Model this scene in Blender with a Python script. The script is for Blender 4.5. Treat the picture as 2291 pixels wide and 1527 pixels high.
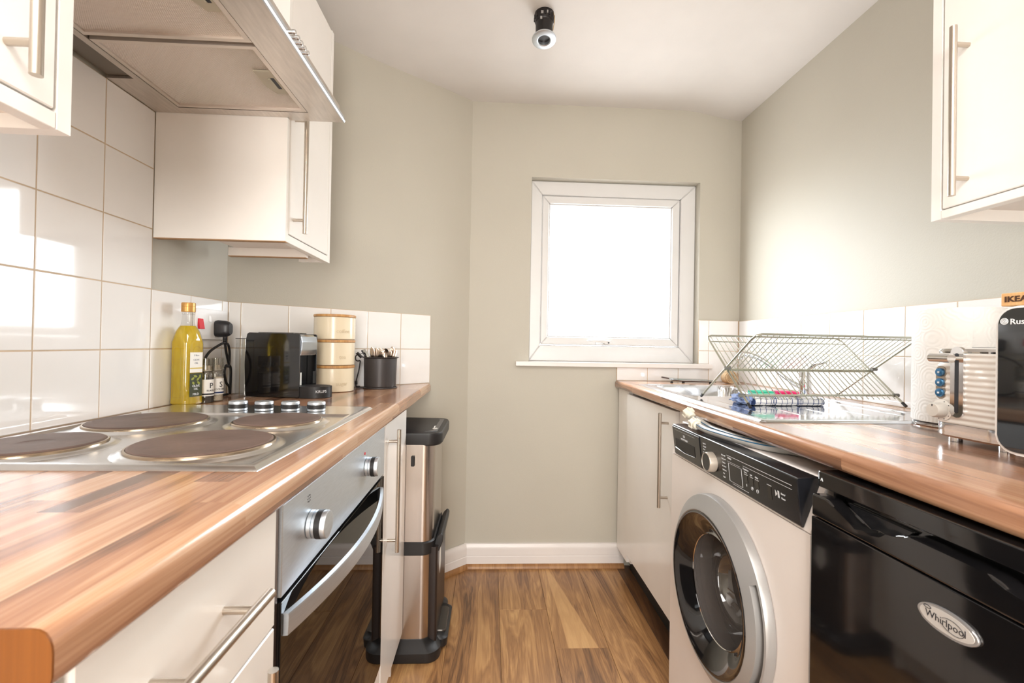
import bpy, bmesh, math, random
from mathutils import Vector, Matrix
random.seed(7)
PI = math.pi
H = 1.07            # camera height above the floor; heights below are written relative to it
for o in list(bpy.data.objects): bpy.data.objects.remove(o, do_unlink=True)
SC = bpy.context.scene
COL = SC.collection

# ---------------------------------------------------------------- camera
cd = bpy.data.cameras.new('camera'); cam = bpy.data.objects.new('camera', cd); COL.objects.link(cam)
cd.sensor_width = 36; cd.lens = 1018 / 2291 * 36; cd.clip_start = 0.02; cd.clip_end = 100
R = ((0.99871065, 0.01797679, 0.04747505), (-0.04758763, 0.00588713, 0.99884972), (0.01767662, -0.99982107, 0.00673501))
cam.matrix_world = Matrix(((R[0][0], -R[0][1], -R[0][2], 0), (R[1][0], -R[1][1], -R[1][2], 0), (R[2][0], -R[2][1], -R[2][2], H), (0, 0, 0, 1)))
cd.dof.use_dof = True; cd.dof.focus_distance = 1.5; cd.dof.aperture_fstop = 9
SC.camera = cam

# ---------------------------------------------------------------- sky, daylight and exposure
w = bpy.data.worlds.new('sky'); SC.world = w; w.use_nodes = True
bg = w.node_tree.nodes['Background']; bg.inputs[0].default_value = (0.93, 0.965, 1, 1); bg.inputs[1].default_value = 13.6
_wn = w.node_tree.nodes; _wl = w.node_tree.links
_tc = _wn.new('ShaderNodeTexCoord'); _sp = _wn.new('ShaderNodeSeparateXYZ'); _wl.new(_tc.outputs['Generated'], _sp.inputs[0])
_rp = _wn.new('ShaderNodeValToRGB'); _rp.color_ramp.elements[0].position = 0.42; _rp.color_ramp.elements[0].color = (0.40, 0.40, 0.40, 1); _rp.color_ramp.elements[1].position = 0.54; _rp.color_ramp.elements[1].color = (0.90, 0.955, 1, 1)
_mr = _wn.new('ShaderNodeMapRange'); _mr.inputs['From Min'].default_value = -1; _wl.new(_sp.outputs[2], _mr.inputs['Value']); _wl.new(_mr.outputs[0], _rp.inputs[0]); _wl.new(_rp.outputs[0], bg.inputs[0])
SC.view_settings.view_transform = 'Standard'; SC.view_settings.look = 'None'; SC.view_settings.gamma = 1
SC.view_settings.use_curve_mapping = False
SC.view_settings.exposure = 0.76

def area(name, loc, rot, sx, sy, power, col, portal=False):
    l = bpy.data.lights.new(name, 'AREA'); l.shape = 'RECTANGLE'; l.size = sx; l.size_y = sy; l.energy = power; l.color = col
    if portal: l.cycles.is_portal = True
    o = bpy.data.objects.new(name, l); COL.objects.link(o); o.location = loc; o.rotation_euler = rot
    return o
area('window_portal', (0.6, 2.36, H + 0.38), (-PI/2, 0, 0), 0.9, 0.9, 1, (1, 1, 1), True)
area('overhead_fill_light', (-0.10, -0.50, H + 1.12), (0, 0, 0), 0.9, 0.9, 23, (1, 0.97, 0.94))  # soft fill added overhead behind the camera, not a lamp of the kitchen
area('rear_fill_light', (-0.1, -2.3, 1.2), (PI/2, 0, 0), 1.4, 1.6, 58, (1, 0.965, 0.93))  # fill added behind the rear opening to lift surfaces facing the camera

# ---------------------------------------------------------------- colours and materials
def lin(c):
    r = []
    for v in c:
        v = v / 255
        r.append(v / 12.92 if v <= 0.04045 else ((v + 0.055) / 1.055) ** 2.4)
    return (r[0], r[1], r[2], 1)

def mat(name, col, rough=0.5, metal=0.0, coat=0.0, spec=0.5, bump=0, bscale=200, var=0, vscale=8, aniso=0, stretch=None):
    m = bpy.data.materials.new(name); m.use_nodes = True
    nt = m.node_tree; N = nt.nodes; L = nt.links; p = N['Principled BSDF']
    c = lin(col)
    p.inputs['Base Color'].default_value = c; p.inputs['Roughness'].default_value = rough; p.inputs['Metallic'].default_value = metal
    p.inputs['Coat Weight'].default_value = coat; p.inputs['Specular IOR Level'].default_value = spec; p.inputs['Coat Roughness'].default_value = 0.05
    tc = N.new('ShaderNodeTexCoord'); mp = N.new('ShaderNodeMapping'); L.new(tc.outputs['Object'], mp.inputs['Vector'])
    if stretch: mp.inputs['Scale'].default_value = stretch
    # every surface carries at least a faint variation of tone
    n = N.new('ShaderNodeTexNoise'); n.inputs['Scale'].default_value = vscale; n.inputs['Detail'].default_value = 5
    L.new(mp.outputs[0], n.inputs['Vector'])
    v = var if var else 0.02
    rp = N.new('ShaderNodeMapRange'); rp.inputs['From Min'].default_value = 0.3; rp.inputs['From Max'].default_value = 0.7
    rp.inputs['To Min'].default_value = 1 - v; rp.inputs['To Max'].default_value = 1 + v * 0.6
    L.new(n.outputs['Fac'], rp.inputs['Value'])
    vm = N.new('ShaderNodeVectorMath'); vm.operation = 'SCALE'; vm.inputs[0].default_value = c[:3]
    L.new(rp.outputs[0], vm.inputs['Scale']); L.new(vm.outputs[0], p.inputs['Base Color'])
    if bump:
        b = N.new('ShaderNodeBump'); b.inputs['Strength'].default_value = bump; b.inputs['Distance'].default_value = 0.001
        n2 = N.new('ShaderNodeTexNoise'); n2.inputs['Scale'].default_value = bscale; n2.inputs['Detail'].default_value = 3
        L.new(mp.outputs[0], n2.inputs['Vector']); L.new(n2.outputs['Fac'], b.inputs['Height']); L.new(b.outputs[0], p.inputs['Normal'])
    if aniso: p.inputs['Anisotropic'].default_value = aniso
    return m

def ramp(N, stops):
    r = N.new('ShaderNodeValToRGB'); e = r.color_ramp.elements
    while len(e) < len(stops): e.new(0.5)
    for i, (pos, c) in enumerate(stops): e[i].position = pos; e[i].color = lin(c)
    return r

def wood(name, stops, uv=False, stave=None, rough=0.3, coat=0.0, scale=(1, 1, 1), rand=False, sap=None, knots=1.0, bumpy=0.12):
    """laminated or plank wood. u runs along the grain, v across it. stave=(length, width)."""
    m = bpy.data.materials.new(name); m.use_nodes = True
    nt = m.node_tree; N = nt.nodes; L = nt.links; p = N['Principled BSDF']
    p.inputs['Roughness'].default_value = rough; p.inputs['Coat Weight'].default_value = coat; p.inputs['Coat Roughness'].default_value = 0.12
    def M(op, a, b=None):
        x = N.new('ShaderNodeMath'); x.operation = op
        for i, q in enumerate((a, b)):
            if q is None: continue
            if isinstance(q, (int, float)): x.inputs[i].default_value = q
            else: L.new(q, x.inputs[i])
        return x.outputs[0]
    if uv:
        src = N.new('ShaderNodeUVMap').outputs[0]
    else:
        src = N.new('ShaderNodeTexCoord').outputs['Object']
    sx = N.new('ShaderNodeSeparateXYZ'); L.new(src, sx.inputs[0])
    if uv: u, v, wz = sx.outputs[0], sx.outputs[1], None
    else: u, v, wz = sx.outputs[1], sx.outputs[0], sx.outputs[2]
    val = None
    if stave:
        row = M('FLOOR', M('DIVIDE', v, stave[1]))
        wn = N.new('ShaderNodeTexWhiteNoise'); wn.noise_dimensions = '1D'; L.new(row, wn.inputs['W'])
        uu = M('ADD', M('DIVIDE', u, stave[0]), M('MULTIPLY', wn.outputs['Value'], 7.3))
        col = M('FLOOR', uu)
        cv = N.new('ShaderNodeCombineXYZ'); L.new(row, cv.inputs[0]); L.new(col, cv.inputs[1])
        w2 = N.new('ShaderNodeTexWhiteNoise'); w2.noise_dimensions = '2D'; L.new(cv.outputs[0], w2.inputs['Vector'])
        val = w2.outputs['Value']
    elif rand:
        oc = N.new('ShaderNodeSeparateColor'); L.new(N.new('ShaderNodeObjectInfo').outputs['Color'], oc.inputs[0]); val = oc.outputs[0]
    # grain coordinates, shifted per piece
    off = M('MULTIPLY', val, 37.0) if val is not None else 0.0
    gc = N.new('ShaderNodeCombineXYZ')
    L.new(M('MULTIPLY', u, 1.6 * scale[0]), gc.inputs[0]); L.new(M('MULTIPLY', v, 14 * scale[1]), gc.inputs[1])
    if val is not None: L.new(off, gc.inputs[2])
    n1 = N.new('ShaderNodeTexNoise'); n1.inputs['Scale'].default_value = 1.0; n1.inputs['Detail'].default_value = 4; n1.inputs['Distortion'].default_value = 0.9 * knots
    L.new(gc.outputs[0], n1.inputs['Vector'])
    fc = N.new('ShaderNodeCombineXYZ')
    L.new(M('MULTIPLY', u, 9.0 * scale[0]), fc.inputs[0]); L.new(M('MULTIPLY', v, 330 * scale[1]), fc.inputs[1])
    if val is not None: L.new(off, fc.inputs[2])
    n2 = N.new('ShaderNodeTexNoise'); n2.inputs['Scale'].default_value = 1.0; n2.inputs['Detail'].default_value = 3
    L.new(fc.outputs[0], n2.inputs['Vector'])
    rings = M('FRACT', M('MULTIPLY', n1.outputs['Fac'], 7.0 * scale[2]))
    rings = M('MULTIPLY', M('ABSOLUTE', M('SUBTRACT', rings, 0.5)), 2.0)
    a = M('MULTIPLY', M('SUBTRACT', n1.outputs['Fac'], 0.5), 1.5)
    b = M('MULTIPLY', M('SUBTRACT', rings, 0.5), 0.26 * knots)
    c = M('MULTIPLY', M('SUBTRACT', n2.outputs['Fac'], 0.5), 0.55)
    t = M('ADD', M('ADD', a, b), c)
    base = M('MULTIPLY', val, 0.75) if val is not None else 0.38
    t = M('ADD', t, M('ADD', base, 0.12) if val is not None else 0.5)
    if sap:
        # a pale wedge of sapwood narrowing along the plank
        edge = M('ADD', M('MULTIPLY', M('SUBTRACT', u, sap[0]), sap[1]), sap[2])
        d = M('SUBTRACT', v, edge)
        d = M('ADD', d, M('MULTIPLY', M('SUBTRACT', n1.outputs['Fac'], 0.5), 0.03))
        wid = M('ADD', M('MULTIPLY', M('SUBTRACT', sap[0] + 0.02, u), sap[4]), sap[3])
        msk = N.new('ShaderNodeMapRange'); L.new(M('SUBTRACT', wid, M('ABSOLUTE', d)), msk.inputs['Value'])
        msk.inputs['From Min'].default_value = 0; msk.inputs['From Max'].default_value = 0.004
        t = M('ADD', M('MULTIPLY', t, M('SUBTRACT', 1.0, M('MULTIPLY', msk.outputs[0], 0.75))), M('MULTIPLY', msk.outputs[0], 0.72))
    rp = ramp(N, stops); L.new(t, rp.inputs[0]); L.new(rp.outputs[0], p.inputs['Base Color'])
    bp = N.new('ShaderNodeBump'); bp.inputs['Strength'].default_value = bumpy; bp.inputs['Distance'].default_value = 0.0006
    L.new(n2.outputs['Fac'], bp.inputs['Height']); L.new(bp.outputs[0], p.inputs['Normal'])
    return m

def glass(name, tint=(255, 255, 255), refl=0.06, dark=0.0, rough=0.0, haze=(30, 26, 24)):
    """thin pane: straight-through transparency plus a fresnel reflection"""
    m = bpy.data.materials.new(name); m.use_nodes = True
    nt = m.node_tree; N = nt.nodes; L = nt.links
    for n in list(N):
        if n.type == 'BSDF_PRINCIPLED': N.remove(n)
    out = [n for n in N if n.type == 'OUTPUT_MATERIAL'][0]
    tr = N.new('ShaderNodeBsdfTransparent'); tr.inputs[0].default_value = lin(tint)
    gl = N.new('ShaderNodeBsdfGlossy'); gl.inputs['Roughness'].default_value = rough
    fw = N.new('ShaderNodeLayerWeight'); fw.inputs['Blend'].default_value = 0.5
    pw = N.new('ShaderNodeMath'); pw.operation = 'POWER'; pw.inputs[1].default_value = 5.0; L.new(fw.outputs['Facing'], pw.inputs[0])
    lw = N.new('ShaderNodeMath'); lw.operation = 'MULTIPLY_ADD'; lw.inputs[1].default_value = 0.9; lw.inputs[2].default_value = 0.04; L.new(pw.outputs[0], lw.inputs[0])
    n = N.new('ShaderNodeTexNoise'); n.inputs['Scale'].default_value = 3
    mr = N.new('ShaderNodeMapRange'); mr.inputs['To Min'].default_value = max(0.0, refl - 0.01); mr.inputs['To Max'].default_value = refl
    L.new(n.outputs['Fac'], mr.inputs['Value'])
    ad = N.new('ShaderNodeMath'); ad.operation = 'MAXIMUM'; L.new(lw.outputs[0], ad.inputs[0]); L.new(mr.outputs[0], ad.inputs[1])
    mx = N.new('ShaderNodeMixShader'); L.new(ad.outputs[0], mx.inputs[0]); L.new(tr.outputs[0], mx.inputs[1]); L.new(gl.outputs[0], mx.inputs[2])
    last = mx
    if dark:
        df = N.new('ShaderNodeBsdfDiffuse'); df.inputs[0].default_value = lin(haze)
        m2 = N.new('ShaderNodeMixShader'); m2.inputs[0].default_value = dark
        L.new(tr.outputs[0], m2.inputs[1]); L.new(df.outputs[0], m2.inputs[2]); L.new(m2.outputs[0], mx.inputs[1])
    L.new(last.outputs[0], out.inputs[0])
    return m

PAINT = mat('sage_wall_paint', (191, 186, 173), 0.55, bump=0.25, bscale=260, var=0.02, vscale=3)
CEIL = mat('white_ceiling_paint', (226, 222, 218), 0.7, bump=0.2, bscale=180)
TILE = mat('glazed_white_tile', (242, 240, 238), 0.06, coat=0.3, bump=0.02, bscale=14)
GROUT = mat('grout', (206, 184, 158), 0.85, bump=0.4, var=0.12, vscale=30)
WHITE = mat('white_gloss_paint', (234, 228, 224), 0.3)
UPVC = mat('white_window_plastic', (220, 219, 218), 0.25)
CAB = mat('cream_cabinet_laminate', (248, 244, 239), 0.24, coat=0.15)
CABEDGE = mat('worn_chipboard_edge', (176, 140, 104), 0.7, var=0.15, vscale=40)
CABIN = mat('cabinet_underside', (238, 230, 222), 0.5)
STEEL = mat('brushed_steel', (190, 186, 182), 0.3, 1.0, var=0.06, vscale=60, stretch=(1, 1, 14))
NICKEL = mat('satin_nickel_bar', (196, 186, 174), 0.3, 1.0)
HOBST = mat('stainless_hob_sheet', (222, 221, 220), 0.24, 1.0, bump=0.05, bscale=25, var=0.08, vscale=20)
HOODST = mat('brushed_hood_steel', (214, 206, 198), 0.36, 1.0, var=0.10, vscale=18, stretch=(8, 1, 1))
OVENST = mat('brushed_oven_steel', (214, 221, 228), 0.42, 1.0, var=0.05, vscale=40, stretch=(1, 1, 12))
CHROME = mat('polished_chrome', (225, 225, 226), 0.06, 1.0)
SINKST = mat('polished_sink_steel', (222, 224, 228), 0.10, 1.0, bump=0.04, bscale=20)
IRON = mat('worn_cast_iron', (112, 92, 84), 0.5, 0.2, bump=0.3, bscale=120, var=0.28, vscale=14)
IRONRIM = mat('heat_tinted_steel_ring', (190, 172, 150), 0.22, 1.0, var=0.2, vscale=20)
BLACK = mat('matte_black_plastic', (30, 29, 30), 0.45)
GBLACK = mat('gloss_black_plastic', (20, 19, 20), 0.08, coat=0.6)
PBLACK = mat('satin_black_panel', (26, 27, 31), 0.22, coat=0.3)
DGREY = mat('dark_grey_enamel', (64, 60, 60), 0.4, metal=0.2)
GREYPL = mat('silver_grey_plastic', (164, 162, 160), 0.35, metal=0.4)
GREYPL2 = mat('pale_grey_plastic', (205, 200, 192), 0.4)
APPW = mat('white_appliance_enamel', (242, 234, 229), 0.28, coat=0.2)
CREAM = mat('cream_glazed_tin', (228, 214, 186), 0.25, coat=0.3)
BAMBOO = wood('bamboo_lid_wood', [(0, (150, 100, 50)), (0.5, (196, 146, 88)), (1, (222, 180, 124))], rough=0.45)
RED = mat('red_switch_plastic', (226, 32, 52), 0.3)
PRINT = mat('pale_print', (222, 224, 226), 0.5)
INK = mat('dark_print', (36, 36, 42), 0.5)
BLUEINK = mat('navy_print', (34, 52, 96), 0.5)
PAPER = mat('paper_label', (238, 236, 230), 0.6)
WT_STOPS = [(0.0, (100, 72, 55)), (0.25, (138, 98, 75)), (0.5, (168, 122, 93)), (0.75, (186, 142, 110)), (1.0, (202, 166, 136))]
WORKTOP = wood('oak_block_laminate', WT_STOPS, uv=True, stave=(0.42, 0.0435), rough=0.2, coat=0.25, scale=(0.8, 1.4, 0.6), bumpy=0.05)
ENDW = wood('orange_end_grain_strip', [(0, (104, 56, 20)), (0.5, (130, 76, 30)), (1, (150, 92, 42))], rough=0.3, scale=(1, 1, 1))
FL_STOPS = [(0.0, (96, 66, 42)), (0.25, (136, 96, 60)), (0.5, (164, 120, 76)), (0.75, (188, 144, 94)), (1.0, (216, 172, 118))]
FLOORW = wood('walnut_floor_plank', FL_STOPS, rand=True, rough=0.34, coat=0.12, scale=(0.9, 0.8, 1.3), knots=1.1)
FLOORSAP = wood('walnut_plank_with_pale_sapwood', FL_STOPS, rand=False, rough=0.34, coat=0.12, scale=(0.9, 0.8, 1.3), sap=(-0.295, -0.1, 0.005, 0.053, 0.08))
FLOORDK = wood('dark_walnut_plank', [(0, (50, 34, 24)), (0.5, (84, 56, 36)), (1, (124, 86, 54))], rand=False, rough=0.34, coat=0.12, scale=(0.9, 0.8, 1.3))
BEADW = wood('oak_bead', [(0, (120, 80, 46)), (0.5, (160, 114, 70)), (1, (190, 146, 98))], rough=0.4)
PANE = glass('clear_pane')
DARKG = glass('smoked_oven_glass', (128, 110, 98), refl=0.06, dark=0.22)
CLEAR = glass('clear_plastic_wall', (250, 250, 249), refl=0.07)

# ---------------------------------------------------------------- mesh helpers
def NB(): return bmesh.new()

def hexa(bm, co, bev=0, seg=1):
    v = [bm.verts.new(c) for c in co]
    f = [bm.faces.new([v[i] for i in q]) for q in ((0, 3, 2, 1), (4, 5, 6, 7), (0, 1, 5, 4), (1, 2, 6, 5), (2, 3, 7, 6), (3, 0, 4, 7))]
    if bev:
        ed = list({e for q in f for e in q.edges})
        bmesh.ops.bevel(bm, geom=ed, offset=bev, segments=seg, affect='EDGES', profile=0.5, clamp_overlap=True)
    return bm

def box(bm, a, b, bev=0, seg=1):
    x0, y0, z0 = [min(a[i], b[i]) for i in range(3)]; x1, y1, z1 = [max(a[i], b[i]) for i in range(3)]
    return hexa(bm, [(x0, y0, z0), (x1, y0, z0), (x1, y1, z0), (x0, y1, z0), (x0, y0, z1), (x1, y0, z1), (x1, y1, z1), (x0, y1, z1)], bev, seg)

def tube(bm, pts, r, n=8, closed=False):
    pts = [Vector(p) for p in pts]; k = len(pts); rings = []
    t0 = (pts[1] - pts[0]).normalized()
    up = Vector((0, 0, 1)) if abs(t0.z) < 0.9 else Vector((1, 0, 0))
    nrm = (up - t0 * up.dot(t0)).normalized()
    for i, p in enumerate(pts):
        if closed: t = (pts[(i + 1) % k] - pts[i - 1]).normalized()
        else: t = (pts[min(i + 1, k - 1)] - pts[max(i - 1, 0)]).normalized()
        nrm = (nrm - t * nrm.dot(t)).normalized(); bi = t.cross(nrm)
        rr = r[i] if isinstance(r, (list, tuple)) else r
        rings.append([bm.verts.new(p + (nrm * math.cos(2 * PI * j / n) + bi * math.sin(2 * PI * j / n)) * rr) for j in range(n)])
    for i in range(k if closed else k - 1):
        a, b = rings[i], rings[(i + 1) % k]
        for j in range(n): bm.faces.new((a[j], a[(j + 1) % n], b[(j + 1) % n], b[j]))
    if not closed:
        bm.faces.new(rings[0][::-1]); bm.faces.new(rings[-1])
    return bm

def smooth_path(pts, n=6):
    P = [Vector(p) for p in pts]; P = [2 * P[0] - P[1]] + P + [2 * P[-1] - P[-2]]; out = []
    for i in range(1, len(P) - 2):
        for j in range(n):
            t = j / n; a, b, c, d = P[i - 1], P[i], P[i + 1], P[i + 2]
            out.append(0.5 * ((2 * b) + (c - a) * t + (2 * a - 5 * b + 4 * c - d) * t * t + (3 * b - a - 3 * c + d) * t ** 3))
    out.append(P[-2]); return out

AX = {'Z': (Vector((1, 0, 0)), Vector((0, 1, 0)), Vector((0, 0, 1))), 'X': (Vector((0, 1, 0)), Vector((0, 0, 1)), Vector((1, 0, 0))),
      '-X': (Vector((0, 0, 1)), Vector((0, 1, 0)), Vector((-1, 0, 0))), 'Y': (Vector((0, 0, 1)), Vector((1, 0, 0)), Vector((0, 1, 0)))}
def lathe(bm, prof, c, axis='Z', n=32, a0=0, a1=2 * PI, caps=(True, True)):
    """prof: (radius, height) pairs along the axis"""
    c = Vector(c); e1, e2, e3 = AX[axis] if isinstance(axis, str) else axis
    full = abs(a1 - a0 - 2 * PI) < 1e-6; m = n if full else n + 1; rings = []
    for r, h in prof:
        rings.append([bm.verts.new(c + e3 * h + (e1 * math.cos(a0 + (a1 - a0) * j / n) + e2 * math.sin(a0 + (a1 - a0) * j / n)) * max(r, 1e-5)) for j in range(m)])
    for a, b in zip(rings, rings[1:]):
        for j in range(n):
            k = (j + 1) % m
            bm.faces.new((a[j], a[k], b[k], b[j]))
    if full:
        if caps[0]: bm.faces.new(rings[0][::-1])
        if caps[1]: bm.faces.new(rings[-1])
    return bm

def prism(bm, poly, lo, hi, axis='Z', bev=0, seg=1):
    """poly: 2D outline; axis Z -> (x,y), Y -> (x,z), X -> (y,z)"""
    def P(p, h): return {'Z': (p[0], p[1], h), 'Y': (p[0], h, p[1]), 'X': (h, p[0], p[1])}[axis]
    a = [bm.verts.new(P(p, lo)) for p in poly]; b = [bm.verts.new(P(p, hi)) for p in poly]; k = len(poly)
    fs = [bm.faces.new(a[::-1]), bm.faces.new(b)]
    for i in range(k): fs.append(bm.faces.new((a[i], a[(i + 1) % k], b[(i + 1) % k], b[i])))
    if bev:
        ed = list({e for q in fs for e in q.edges})
        bmesh.ops.bevel(bm, geom=ed, offset=bev, segments=seg, affect='EDGES', profile=0.5, clamp_overlap=True)
    return bm

def rrect(w, h, r, n=4, c=(0, 0)):
    pts = []
    for cx, cy, a in ((w / 2 - r, h / 2 - r, 0), (-w / 2 + r, h / 2 - r, 90), (-w / 2 + r, -h / 2 + r, 180), (w / 2 - r, -h / 2 + r, 270)):
        for i in range(n + 1):
            t = math.radians(a + 90 * i / n); pts.append((c[0] + cx + r * math.cos(t), c[1] + cy + r * math.sin(t)))
    return pts

def ellipse(a, b, n=28, c=(0, 0)): return [(c[0] + a * math.cos(2 * PI * i / n), c[1] + b * math.sin(2 * PI * i / n)) for i in range(n)]

WM = {}
def finish(name, bm, m, smooth=35, origin=None, uvf=None, inv=None):
    bmesh.ops.recalc_face_normals(bm, faces=bm.faces)
    if uvf:
        uv = bm.loops.layers.uv.new('UVMap')
        for f in bm.faces:
            for l in f.loops: l[uv].uv = uvf(l.vert.co, f.normal)
    if inv: bm.transform(inv)
    me = bpy.data.meshes.new(name); 
    if origin: bmesh.ops.translate(bm, verts=bm.verts, vec=-Vector(origin))
    bm.to_mesh(me); bm.free(); me.materials.append(m)
    if smooth:
        for p in me.polygons: p.use_smooth = True
        me.set_sharp_from_angle(angle=math.radians(smooth))
    o = bpy.data.objects.new(name, me); COL.objects.link(o)
    if smooth and len(me.polygons) > 6:
        wn = o.modifiers.new('weighted_normals', 'WEIGHTED_NORMAL'); wn.keep_sharp = True; wn.weight = 100
    if origin: o.location = origin
    return o

def part(name, bm, m, parent, label=None, smooth=35, uvf=None, local=False, kind=None):
    """a part under a thing. Vertices are given in world coordinates unless local=True"""
    Wp = WM[parent.name]
    inv = None if local else Wp.inverted()
    o = finish(name, bm, m, smooth, uvf=uvf, inv=inv)
    o.parent = parent; WM[o.name] = Wp.copy()
    if label: o['label'] = label
    if kind: o['kind'] = kind
    return o

def thing(name, label, cat, loc=(0, 0, 0), rz=0, group=None):
    o = bpy.data.objects.new(name, None); COL.objects.link(o); o.location = loc; o.rotation_euler = (0, 0, rz)
    o.empty_display_size = 0.05
    o['label'] = label; o['category'] = cat
    if group: o['group'] = group
    WM[o.name] = Matrix.Translation(loc) @ Matrix.Rotation(rz, 4, 'Z')
    return o

def single(name, bm, m, label, cat, origin=None, group=None, smooth=35, uvf=None):
    if origin is None:
        bm.verts.ensure_lookup_table()
        xs = [v.co.x for v in bm.verts]; ys = [v.co.y for v in bm.verts]; zs = [v.co.z for v in bm.verts]
        origin = ((min(xs) + max(xs)) / 2, (min(ys) + max(ys)) / 2, min(zs))
    o = finish(name, bm, m, smooth, origin=origin, uvf=uvf); o['label'] = label; o['category'] = cat
    if group: o['group'] = group
    WM[o.name] = Matrix.Translation(origin)
    return o

def struct(name, bm, m, smooth=35, origin=None, uvf=None):
    o = finish(name, bm, m, smooth, origin=origin, uvf=uvf); o['kind'] = 'structure'
    WM[o.name] = Matrix.Translation(origin) if origin else Matrix.Identity(4)
    return o

def text(name, s, size, m, parent, pos, right, up, ext=0.0003, align='CENTER', sx=1.0, local=False, label=None, bold=0):
    cu = bpy.data.curves.new(name, 'FONT'); cu.body = s; cu.size = size; cu.extrude = ext; cu.align_x = align; cu.align_y = 'CENTER'; cu.offset = bold
    cu.resolution_u = 2
    tmp = bpy.data.objects.new(name + '_t', cu); me = bpy.data.meshes.new_from_object(tmp)
    bpy.data.objects.remove(tmp); bpy.data.curves.remove(cu)
    r = Vector(right).normalized(); u = Vector(up).normalized(); n = r.cross(u)
    M = Matrix(((r.x * sx, u.x, n.x, pos[0]), (r.y * sx, u.y, n.y, pos[1]), (r.z * sx, u.z, n.z, pos[2]), (0, 0, 0, 1)))
    me.transform(M)
    Wp = WM[parent.name]
    if not local: me.transform(Wp.inverted())
    me.name = name; me.materials.clear(); me.materials.append(m)
    o = bpy.data.objects.new(name, me); COL.objects.link(o); o.parent = parent; WM[o.name] = Wp.copy()
    if label: o['label'] = label
    return o

def bar_handle(parent, p0, p1, r, posts, foot, mname='handle'):
    """a straight bar p0-p1 with posts (fractions along it) running to foot offset"""
    bm = NB(); p0 = Vector(p0); p1 = Vector(p1); tube(bm, [p0, p1], r, 16)
    for f in posts:
        q = p0.lerp(p1, f); tube(bm, [q, q + Vector(foot)], r * 0.75, 12)
    return part(mname, bm, NICKEL, parent, label='brushed steel bar handle')

# ================================================================ the room
XL, XR, YB, YF = -0.863, 1.233, 2.205, -1.45      # painted faces of the walls
ZT = H + 1.30
BX, BY = -0.105, 2.205                              # bend between the slanted wall and the window wall
CX0, CY0 = -0.8605, 1.5312                           # corner of the left wall and the slanted wall

fl = finish('floor', box(NB(), (-1.0, -1.5, -0.06), (1.4, 2.4, -0.009)), GROUT, origin=(0.2, 0.4, -0.06)); fl['kind'] = 'structure'
WM['floor'] = Matrix.Translation((0.2, 0.4, -0.06))
xs = [-0.905, -0.713, -0.521, -0.329, -0.137, 0.055, 0.247, 0.44, 0.63, 0.824, 1.016, 1.208]
first = {0: 0.9, 1: 1.5, 2: 0.6, 3: 1.2, 4: 0.95, 5: 1.843, 6: 1.605, 7: 0.98, 8: 1.44, 9: 0.9, 10: 1.3}
for i in range(len(xs) - 1):
    ys = [2.2, first[i]]
    while ys[-1] > YF: ys.append(ys[-1] - 1.2)
    ys[-1] = YF
    for a, b in zip(ys, ys[1:]):
        if a - b < 0.02: continue
        c = Vector(((xs[i] + xs[i + 1]) / 2, (a + b) / 2, 0))
        bm = box(NB(), (xs[i] + .0004, b + .0004, -0.0085), (xs[i + 1] - .0004, a - .0004, 0), 0.0007)
        m = FLOORSAP if (i == 6 and a > 2.1) else FLOORDK if (i == 8 and a > 2.1) else FLOORW
        o = finish('plank', bm, m, origin=tuple(c)); o.parent = fl; o.location = c - Vector((0.2, 0.4, -0.06))
        tone = {(3, 2.2): .42, (4, 2.2): .30, (5, 2.2): .48, (5, 1.843): .50, (6, 1.605): .36, (7, 2.2): .40}.get((i, a), random.random()); o.color = (tone, tone, tone, 1)
        if m is FLOORSAP: o['label'] = 'floor plank with a pale wedge of sapwood'
        if m is FLOORDK: o['label'] = 'darker floor plank beside the sink unit'

# walls, 10 cm thick, outwards
wl = struct('wall_left', box(NB(), (XL - .1, YF, 0), (XL, CY0 + .02, ZT)), PAINT)
# slanted wall
def dn(p, d):  # offset outwards from the slanted wall
    v = Vector((BX - CX0, BY - CY0)).normalized(); n = Vector((-v.y, v.x)); return (p[0] + n.x * d, p[1] + n.y * d)
wd = struct('wall_corner', prism(NB(), [(CX0 - .0025, CY0 - .0023), (BX, BY), dn((BX, BY), .1), dn((CX0, CY0), .1)], 0, ZT), PAINT)
# window wall with the opening
WX0, WX1, WZ0, WZ1 = 0.188, 1.026, H - 0.080, H + 0.818
bm = NB()
Y2 = YB + 0.16
for a, b in (((BX - .06, 0), (WX0, ZT)), ((WX1, 0), (XR + .1, ZT)), ((WX0, 0), (WX1, WZ0)), ((WX0, WZ1), (WX1, ZT))):
    box(bm, (a[0], YB, a[1]), (b[0], Y2, b[1]))
wb = struct('wall_back', bm, PAINT)
wr = struct('wall_right', box(NB(), (XR, YF, 0), (XR + .1, YB + .02, ZT)), PAINT)
# wall behind the camera, with an unseen opening added to let the rear fill in
bm = box(NB(), (XL - .1, YF - .1, 0), (-.40, YF, ZT)); box(bm, (.60, YF - .1, 0), (XR + .1, YF, ZT)); box(bm, (-.40, YF - .1, 2.0), (.60, YF, ZT))
wf = struct('wall_front', bm, PAINT)
bm = box(NB(), (-.46, YF + .0005, 0), (-.398, YF + .02, 2.06)); box(bm, (.598, YF + .0005, 0), (.66, YF + .02, 2.06)); box(bm, (-.398, YF + .0005, 1.998), (.598, YF + .02, 2.06))
struct('trim_2', bm, WHITE)
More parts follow.
